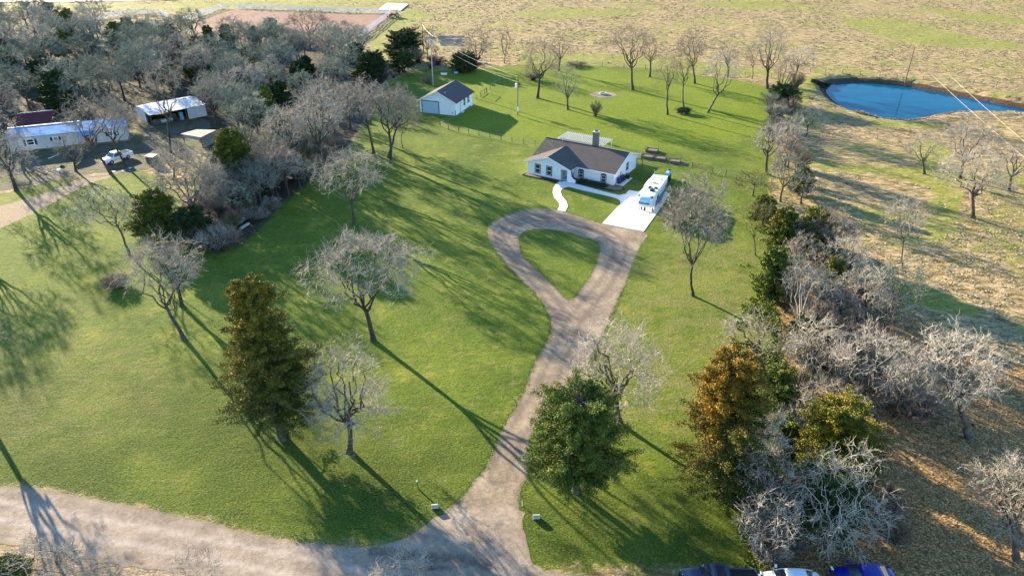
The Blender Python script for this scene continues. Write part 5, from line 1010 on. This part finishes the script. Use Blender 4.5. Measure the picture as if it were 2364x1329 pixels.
for s in (-1, 1):
    mb = MB(); mb.box(-hx + .1, hx - 2.75, s * (hw + .004) - .003, s * (hw + .004) + .003, .6, 1.75); mb.build('side_panel', M['rvgrey'], rv)
    mb = MB(); mb.box(-3.9, -.6, s * (hw + .001), s * (hw + (.42 if s < 0 else .012)), .9, 2.9) if s < 0 else mb.box(-3.6, 1.8, hw + .002, hw + .014, 2.1, 2.35); mb.build('slide_out' if s < 0 else 'stripe', M['white' if s < 0 else 'galv'], rv)
    for x, w_ in ((1.2, 1.0), (-4.4, .7)): mb = MB(); mb.box(x - w_ / 2, x + w_ / 2, s * (hw + .016) - .012, s * (hw + .016) + .012, 1.7, 2.4); mb.build('window', M['glass'], rv)
    for x in (-1.3, -2.3):
        mb = MB(); mb.tube([(x, s * 1.02 - .12, .38), (x, s * 1.02 + .12, .38)], .38, 16); mb.build('wheel', M['rubber'], rv)
mb = MB(); mb.box(hx - 2.6, hx - 2.3, -1., -.85, 0, .55); mb.box(hx - 2.6, hx - 2.3, .85, 1., 0, .55); mb.box(hx - .95, hx - .75, -.14, .14, .7, 1.4); mb.tube([(hx - .9, -.9, .0), (hx - .9, -.9, 1.36)], .05, 6); mb.tube([(hx - .9, .9, .0), (hx - .9, .9, 1.36)], .05, 6); mb.build('landing_leg', M['black'], rv)
mb = MB(); mb.tube([(-hx, -1.1, 3.0), (-hx - .0, -1.1, 3.9), (-hx + .3, -1.1, 4.2)], .04, 6); mb.build('ladder_rail', M['galv'], rv)
# blue utility trailer / tarp box just behind the camper
bx = g(1524, 402, 3.6); e_ = MB()
lb = empty('storage_box', (28.3, 121.6, 0), R(62), 'pale blue raised box standing just behind the camper', 'storage box'); mb = MB(); mb.hexa([(-.95, -.4, 1.5), (.95, -.4, 1.5), (.95, .4, 1.5), (-.95, .4, 1.5)], [(-.85, -.3, 2.1), (.85, -.3, 2.1), (.85, .3, 2.1), (-.85, .3, 2.1)]); mb.build('body', M['lblue'], lb, .06)
mb = MB(); mb.box(-.8, .8, -.36, .36, 0.1, 1.49); mb.build('stand', M['dark'], lb, .03); mb = MB(); mb.box(.3, .75, -.2, .2, 2.103, 2.3); mb.build('cap', M['black'], lb, .03)
# tractor
txy = g(912, 41); tk_ = empty('tractor', (txy[0], txy[1], .1), R(200), 'red farm tractor with roll bar parked by the end of the arena fence', 'tractor')
mb = MB(); mb.box(.2, 2.2, -.42, .42, .8, 1.5); mb.build('hood', M['red'], tk_, .06); mb = MB(); mb.box(-1.1, .2, -.65, .65, .75, 1.15); mb.box(-.8, -.2, -.3, .3, 1.15, 1.7); mb.build('chassis', M['black'], tk_, .04)
mb = MB(); [mb.tube([(-.9, s * .6, 1.1), (-.9, s * .6, 2.6)], .06, 6) for s in (-1, 1)]; mb.tube([(-.9, -.6, 2.6), (-.9, .6, 2.6)], .06, 6); mb.sheet([(-1.2, -.7, 2.66), (.4, -.7, 2.66), (.4, .7, 2.66), (-1.2, .7, 2.66)], .06); mb.build('roll_bar', M['red'], tk_)
mb = MB(); [mb.tube([(.2, s * .55, 1.3), (1.6, s * .6, 1.7), (2.9, s * .6, .6)], .07, 6) for s in (-1, 1)]; mb.box(2.8, 3.3, -.95, .95, .25, .8); mb.build('loader', M['red'], tk_)
for x, r in ((-.8, .8), (1.7, .48)):
    for s in (-1, 1): wheel(tk_, x, s * .85, r, .38)
# white slab
ws = gp([(873, 25), (894, 9), (942, 11.5), (925, 26)]); mb = MB(); mb.prism(ws, 'z', 0, .3); tag(mb.build('metal_roof_panel', M['white'], bevel=.03), 'flat white metal panels lying in the field behind the tractor', 'metal panels')
for i in range(7):
    y = 84 + i * 3.4; p, q = g(1008 + i * 1.5, y + 1), g(1072 - (i % 2) * 5, y + 2); mb = MB(); mb.tube([(p[0], p[1], .16), (q[0], q[1], .16)], .16, 8)
    tag(mb.build('utility_log', M['polegrey']), 'grey wooden pole lying in the field in a row of parallel ones', 'pole', 'grey poles laid out in the field')
# ------------------------------------------------------------------ poles and wires
def util_pole(px, top_y, mm, label, r=.15, extras=None, lean=0):
    X, Y, _ = g(*px); lo, hi = 0, 30
    for _ in range(40):
        m = (lo + hi) / 2
        if proj(X, Y, m)[1] > top_y: lo = m
        else: hi = m
    e = empty('utility_pole', (X, Y, 0), 0, label, 'utility pole'); mb = MB(); mb.tube([(0, 0, 0), (0, 0, lo)], [r, r * .7], 10); mb.build('pole', M[mm], e); return e, X, Y, lo
e1, x1, y1, h1 = util_pole((1000, 197), 80, 'polegrey', 'tall pale grey utility pole with transformers behind the workshop')
mb = MB(); mb.box(-1.3, 1.3, -.07, .07, h1 - .75, h1 - .6); mb.build('crossarm', M['wood'], e1)
for a in (-.45, .5, 0): mb = MB(); mb.tube([(a, -.4 if a else .4, h1 - 2.3), (a, -.4 if a else .4, h1 - 1.3)], .24, 12); mb.build('transformer', M['galv'], e1)
for a in (-1.2, -.6, .6, 1.2): mb = MB(); mb.tube([(a, 0, h1 - .6), (a, 0, h1 - .3)], .07, 8); mb.build('insulator', M['white'], e1)
e2, x2, y2, h2 = util_pole((1195.5, 266), 176, 'pole', 'slim brown service pole with a transformer in the back yard', .13)
mb = MB(); mb.tube([(-.4, -.1, h2 - 2.5), (-.4, -.1, h2 - 1.6)], .24, 12); mb.build('transformer', M['white'], e2); mb = MB(); mb.box(-.22, .22, -.25, -.1, .9, 1.9); mb.build('meter_box', M['white'], e2)
mb = MB(); mb.tube([(.12, -.1, 1.9), (.12, -.1, h2 - 2.6)], .03, 6); mb.build('conduit', M['white'], e2); mb = MB(); mb.box(-.9, .0, -.06, .0, h2 - 2.75, h2 - 2.62); mb.build('bracket', M['galv'], e2)
e3, x3, y3, h3 = util_pole((978, 122), 54, 'black', 'black utility pole in the field behind the round cedar', .14)
e4, x4, y4, h4 = util_pole((2089, 192), 109, 'pole', 'brown utility pole standing above the far bank of the pond', .16)
def cable(a, b, sag, label, r=.02, mm='cable', grp=None):
    a = Vector(a); b = Vector(b); pts = [a.lerp(b, t / 16) - Vector((0, 0, sag * 4 * (t / 16) * (1 - t / 16))) for t in range(17)]; mb = MB(); mb.tube(pts, r, 5); return tag(mb.build('overhead_cable', M[mm]), label, 'cable', grp)
cable((x1 + .6, y1, h1 - .35), (x2, y2, h2 - .1), .9, 'upper overhead cable from the grey pole to the service pole'); cable((x1, y1, h1 - 1.3), (x2, y2, h2 - 1.3), 1.1, 'lower overhead cable from the grey pole to the service pole')
cable((x3, y3, h3 - .2), (x1 + .6, y1, h1 - .3), .5, 'overhead cable from the black pole to the grey pole')
for k, l_ in ((0, 'left'), (1, 'right')):
    a = g(2150 + k * 40, 172, 8.5); b = g(2640 + k * 50, 590, 9); cable(a, b, .5, l_ + ' pale overhead wire crossing the right end of the pond', .014)
# ------------------------------------------------------------------ fences
def wire_fence(px, label, h=1.25, extra=(), gap=None, pm='post'):
    P = [g(*p) for p in px]; o = P[0]; e = empty('wire_fence', (o[0], o[1], 0), 0, label, 'fence'); Lp = [(p[0] - o[0], p[1] - o[1]) for p in P]
    first = None
    for x, y in Lp:
        if first is None: mb = MB(); mb.tube([(0, 0, 0), (0, 0, h)], .065, 6); first = mb.build('post', M[pm], e)
        else: c = first.copy(); C.objects.link(c); c.parent = e; c.location = (x, y, 0)
    mb = MB()
    for z in (.25, .55, .85, h - .1):
        for a, b in zip(Lp[:-1], Lp[1:]):
            mb.tube([(*a, z), (*b, z)], .012, 3, False)
    mb.build('wire', M['wire'], e); return e
wire_fence([(1016, 291), (1035, 300), (1059, 305), (1082, 310), (1106, 314), (1131, 319), (1157, 324), (1182, 329), (1208, 333), (1235, 337)], 'post and wire fence running from the workshop to the house')
wire_fence([(1052, 268), (1028, 286), (1016, 291)], 'short fence corner below the workshop front wall')
wire_fence([(1091, 239), (1101, 231.5), (1110, 225), (1124, 214), (1132, 207), (1141, 198), (1149, 193), (1157, 187)], 'post and wire fence going uphill behind the workshop')
wire_fence([(1467, 374), (1480, 372), (1540, 379), (1597, 389), (1644, 399), (1675, 406), (1720, 414), (1756, 423)], 'post and wire fence running east from the house rear corner')
wire_fence([(1870, 167), (1905, 170), (1944, 171), (1985, 174), (2030, 178), (2070, 181), (2130, 185), (2190, 190), (2246, 195), (2300, 199), (2364, 203)], 'thin pasture fence along the far side of the pond')
wire_fence([(1200, 143), (1240, 146), (1290, 149), (1340, 152), (1390, 154), (1440, 157), (1490, 160), (1540, 164), (1600, 168), (1660, 172), (1720, 176), (1780, 180)], 'thin fence along the north lot line under the bare trees')
gt = g(1596, 389); ge = empty('pipe_gate', (gt[0], gt[1], 0), math.atan2(g(1644, 399)[1] - gt[1], g(1644, 399)[0] - gt[0]), 'wide pipe gate in the fence east of the house', 'gate'); mb = MB()
for z in (.3, .6, .9, 1.2): mb.tube([(.1, .05, z), (3.9, .05, z)], .03, 6)
for x in (.1, 2., 3.9): mb.tube([(x, .05, .3), (x, .05, 1.2)], .03, 6)
mb.build('rails', M['post'], ge)
g2 = g(1110, 225); ge = empty('pipe_gate', (g2[0], g2[1], 0), math.atan2(g(1124, 214)[1] - g2[1], g(1124, 214)[0] - g2[0]), 'small wire gate in the fence right of the workshop', 'gate'); mb = MB(); Lg = 4.2
for z in (.2, 1.3): mb.tube([(0, -.05, z), (Lg, -.05, z)], .05, 6)
for x in (0, Lg * .65, Lg): mb.tube([(x, -.05, .1), (x, -.05, 1.45)], .06, 6)
mb.build('rails', M['post'], ge)
g3 = L(16.5, 12.9); ge = empty('yard_gate', (g3[0], g3[1], 0), HT, 'dark framed gate at the rear corner of the house', 'gate'); mb = MB(); mb.tube([(0, 0, 0), (0, 0, 2.)], .06, 6); mb.tube([(1.2, 0, 0), (1.2, 0, 2.)], .06, 6); mb.tube([(0, 0, 1.95), (1.2, 0, 1.95)], .05, 6); mb.tube([(0, 0, .5), (1.2, 0, .5)], .03, 6); mb.build('frame', M['post'], ge)
def rail_fence(px, label, step=2.6, h=1.75):
    P = [Vector(g(*p)) for p in px]; o = P[0].copy(); e = empty('rail_fence', o, 0, label, 'fence'); posts = []; mb = MB()
    for a, b in zip(P[:-1], P[1:]):
        n = max(1, round((b - a).length / step)); posts += [a.lerp(b, i / n) - o for i in range(n)]; d = (b - a).normalized(); nn = Vector((-d.y, d.x, 0)) * .03
        for z in (.35, .8, 1.25, h - .1):
            q = [a - o - nn, b - o - nn, b - o + nn, a - o + nn]; mb.hexa([v + Vector((0, 0, z - .09)) for v in q], [v + Vector((0, 0, z + .09)) for v in q])
    mb.build('rails', M['white'], e); posts.append(P[-1] - o); pm = MB(); pm.box(-.07, .07, -.07, .07, 0, h); first = pm.build('post', M['white'], e)
    for p in posts[1:100]: c = first.copy(); C.objects.link(c); c.parent = e; c.location = p
rail_fence([(541, 20), (600, 21.5), (700, 25), (800, 28.5), (903, 32)], 'white rail fence along the far side of the riding arena')
rail_fence([(903, 34), (886, 46), (868, 60), (850, 73), (832, 87)], 'white rail fence running down the right side of the riding arena')
rail_fence([(425, 50), (450, 43), (480, 32), (512, 20), (528, 20)], 'white rail fence at the left end of the riding arena')
rail_fence([(195, 58), (220, 49), (250, 41), (290, 34), (330, 33), (370, 34), (392, 44)], 'curved white rail fence showing above the wood at the top left', 2.6)
rail_fence([(338, 62), (352, 58), (368, 61)], 'short piece of white rail fence glimpsed among the treetops', 2.2)
# ------------------------------------------------------------------ yard things
for i, (x, y, l_) in enumerate(((1505, 350, 'rearmost'), (1495, 364, 'leftmost'), (1524, 368, 'middle front'), (1556, 374.5, 'rightmost'))):
    X, Y, _ = g(x, y); e = empty('raised_bed', (X, Y, 0), R(-20), l_ + ' wooden raised garden bed of four behind the house', 'raised bed', 'raised garden beds'); mb = MB(); a, b, h_ = 1.15, .85, .5
    mb.box(-a, a, -b, -b + .06, 0, h_); mb.box(-a, a, b - .06, b, 0, h_); mb.box(-a, -a + .06, -b + .06, b - .06, 0, h_); mb.box(a - .06, a, -b + .06, b - .06, 0, h_); mb.build('frame', M['wood'], e)
    mb = MB(); mb.box(-a + .06, a - .06, -b + .06, b - .06, 0, .4); mb.build('soil', M['stone'], e)
    for sx in (-1, 1):
        for sy in (-1, 1): mb = MB(); mb.box(sx * a - .04, sx * a + .04, sy * b - .04, sy * b + .04, 0, .95 if (sx + sy + i) % 3 else .6); mb.build('post', M['wood'], e)
X, Y, _ = g(1392, 218); e = empty('fire_pit', (X, Y, 0), 0, 'round stone fire pit in a gravel patch near the north lot line', 'fire pit')
mb = MB(); n = 16
for i in range(n):
    a0, a1 = 2 * math.pi * i / n, 2 * math.pi * (i + .9) / n; mb.prism([(.62 * math.cos(a0), .62 * math.sin(a0)), (.92 * math.cos(a0), .92 * math.sin(a0)), (.92 * math.cos(a1), .92 * math.sin(a1)), (.62 * math.cos(a1), .62 * math.sin(a1))], 'z', 0, .45)
mb.build('stone_ring', plain('pale_stone', (.42, .38, .33), .9, .2, 3), e); mb = MB(); mb.tube([(0, 0, .0), (0, 0, .12)], .61, 16); mb.build('ash_bed', M['dark'], e)
gpatch = jitter([(X + 3.2 * math.cos(a), Y - .4 + 2.7 * math.sin(a)) for a in np.linspace(0, 6.28, 14)[:-1]], .5, .12, 8); t_ = NT('pit_gravel'); t_.col(t_.ramp(t_.noise(3, 6, .8), [(.35, (.12, .09, .07)), (.65, (.36, .29, .23))])).rough(.95, .1); mb = MB(); mb.add([(x, y, .02) for x, y in gpatch], [tuple(range(len(gpatch)))]); tag(mb.build('gravel_patch', t_.m), kind='structure')
X, Y, _ = g(1576, 261); e = empty('rock_pile', (X, Y, 0), 0, 'dark mound of rocks and ivy around the foot of a slim tree', 'rock pile'); rr_ = random.Random(3); mb = MB()
import bmesh
def rock(mb, x, y, z, s, rg):
    bm = bmesh.new(); bmesh.ops.create_icosphere(bm, subdivisions=2, radius=1); k = [rg.uniform(.7, 1.25) for _ in bm.verts]
    vs = [(x + v.co.x * s * q, y + v.co.y * s * q * .85, z + v.co.z * s * q * .6) for v, q in zip(bm.verts, k)]; mb.add(vs, [[v.index for v in f.verts] for f in bm.faces]); bm.free()
for i in range(22): a = rr_.uniform(0, 6.28); q = rr_.uniform(0, 1); rock(mb, 1.9 * q * math.cos(a), 1.2 * q * math.sin(a), .25 + .65 * (1 - q), rr_.uniform(.35, .6), rr_)
mb.build('rocks', plain('dark_rock', (.06, .055, .055), .95, .4, 3), e); rg = np.random.default_rng(8); c = rg.normal(size=(2600, 3)) * [.8, .5, .25] + [.2, 0, .8]; V, Q = leaves(rg, c, np.array([[0, 0, 1.]]), .12); obj('ivy', mesh_np('ivy', V, Q), M['cedardark'], e)
def log(p, q, r, label, mm='polegrey', name='log'):
    a = g(*p); b = g(*q); mb = MB(); mb.tube([(a[0], a[1], r), (b[0], b[1], r)], r, 10); tag(mb.build(name, M[mm]), label, 'log')
log((553, 518), (572, 502), .28, 'grey timber log at the left lot line, upper one'); log((555, 531), (575, 519), .24, 'grey timber log at the left lot line, lower one')
for (x, y, h_, l_, mm, cat, nm) in ((965, 1127, .9, 'short green capped marker post on the lawn left of the driveway entrance', 'weed', 'post', 'marker_post'), (986, 1182, .8, 'thin dark stake near the driveway mouth', 'black', 'stake', 'metal_stake'), (1206, 1168, .7, 'thin pale stake on the right side of the driveway mouth', 'white', 'stake', 'metal_stake')):
    X, Y, _ = g(x, y); e = empty(nm, (X, Y, 0), 0, l_, cat); mb = MB(); r = .07 if 'marker' in nm else .025; mb.tube([(0, 0, 0), (-.04, 0, h_)], r, 8); mb.build('shaft', M[mm], e); mb = MB(); mb.tube([(-.04, 0, h_), (-.04, 0, h_ + .06)], r * 1.5, 8); mb.build('cap', M['galv'], e)
def culvert(px, rz, label, mm):
    X, Y, _ = g(*px); mb = MB(); n = 14; r0, r1 = .21, .17; 
    for i in range(n):
        a0, a1 = 2 * math.pi * i / n, 2 * math.pi * (i + 1) / n; f_ = lambda r, a: (r * math.cos(a), .1 + r * math.sin(a)); mb.prism([f_(r0, a0), f_(r0, a1), f_(r1, a1), f_(r1, a0)], 'x', -.3, .3)
    o = mb.build('culvert_pipe', M[mm]); o.location = (X, Y, .12); o.rotation_euler = (0, R(3), rz); tag(o, label, 'pipe')
culvert((1238, 1196), R(5), 'grey culvert pipe end in the grass right of the driveway mouth', 'polegrey'); culvert((1004, 1172), R(10), 'pale culvert pipe end at the left corner of the driveway mouth', 'polegrey')
# small things round the neighbours' yard
def ring(px, label):
    X, Y, _ = g(*px); mb = MB(); n = 20; pts = [(.3 * math.cos(2 * math.pi * i / n), .3 * math.sin(2 * math.pi * i / n), .12) for i in range(n + 1)]; mb.tube(pts, .12, 8, False); o = mb.build('tyre', M['rubber']); o.location = (X, Y, 0); tag(o, label, 'tyre')
ring((143, 385), 'black tyre lying on the dirt in front of the mobile home')
X, Y, _ = g(141, 408); e = empty('mailbox', (X, Y, 0), R(20), 'white box on a wooden post left of the sandy track', 'mailbox'); mb = MB(); mb.tube([(0, 0, 0), (0, 0, 1.1)], .06, 6); mb.build('post', M['wood'], e); mb = MB(); mb.box(-.3, .3, -.22, .22, 1.1, 1.5); mb.build('box', M['white'], e, .05)
for i, (x, y) in enumerate(((82, 399), (92, 402), (109, 397), (122, 394), (135, 391), (159, 383), (169, 378), (178, 374))):
    X, Y, _ = g(x, y); mb = MB(); rock(mb, 0, 0, .06, .1, rr_); o = mb.build('stone', M['white']); o.location = (X, Y, 0); tag(o, 'white stone in the row edging the dirt yard by the mobile home', 'stone', 'white stones edging the yard')
for i, (x, y, l_) in enumerate(((263, 396, 'white flat scrap nearest the left tree by the pickup'), (285, 394, 'white flat scrap beneath the rear of the white pickup'), (301, 388, 'white flat scrap right of the white pickup'))):
    X, Y, _ = g(x, y); mb = MB(); mb.box(-.3, .3, -.11, .11, 0, .06, .4 * i); o = mb.build('scrap_board', M['white']); o.location = (X, Y, .0); tag(o, l_, 'board')
log((112, 367), (136, 357), .07, 'white plastic pipe lying on the grass before the mobile home', 'white', 'plastic_pipe')
pa, pb = g(171, 384), g(192, 350); e = empty('mesh_screen', (pa[0], pa[1], 0), 0, 'sagging green mesh screen hung between the yard and the sheds', 'screen'); mb = MB(); pts = [(pb[0] - pa[0], pb[1] - pa[1])]
rows = 7; vs = []
for i in range(rows):
    t = i / (rows - 1); x = (pb[0] - pa[0]) * t + .8 * math.sin(t * 3.1); y = (pb[1] - pa[1]) * t; vs += [(x, y, .05), (x + .03, y, .6 + 1.5 * t)]
mb.add(vs, [(2 * i, 2 * i + 2, 2 * i + 3, 2 * i + 1) for i in range(rows - 1)]); o = mb.build('mesh', plain('green_net', (.16, .19, .12), .9, .3, 4), e); o.modifiers.new('s', 'SOLIDIFY').thickness = .03
mb = MB(); mb.tube([(vs[-1][0], vs[-1][1], 0), (vs[-1][0], vs[-1][1], 2.2)], .05, 6); mb.build('post', M['wood'], e)
for (x, y, l_, mm) in ((1025, 173, 'white trough lying on the grass behind the workshop', 'white'), (1053, 171, 'dull blue drum on its side behind the workshop', 'lblue')):
    X, Y, _ = g(x, y); mb = MB()
    if mm == 'white': mb.hexa([(-.8, -.25, 0), (.8, -.25, 0), (.8, .25, 0), (-.8, .25, 0)], [(-.9, -.35, .45), (.9, -.35, .45), (.9, .35, .45), (-.9, .35, .45)])
    else: mb.tube([(-.5, 0, .32), (.5, 0, .32)], .32, 12)
    o = mb.build('trough' if mm == 'white' else 'drum', M[mm], bevel=.03); o.location = (X, Y, 0); tag(o, l_, 'trough' if mm == 'white' else 'drum')
# leaning corner post with barbed wires, bottom left
X, Y, _ = g(130, 1297); e = empty('wire_fence', (X, Y, 0), 0, 'leaning stub of a wooden fence post with two wires at the bottom left', 'fence'); mb = MB(); mb.tube([(0, 0, 0), (.25, .1, 1.1)], .12, 8); mb.build('post', M['wood'], e)
mb = MB()
for z, dx in ((1.0, .22), (.35, .1)): mb.tube([(dx, .05, z), (-8, 1.2, z + .05)], .018, 4)
mb.build('wire', M['cable'], e)
X, Y, _ = g(272, 0) if 0 else (0, 0, 0)
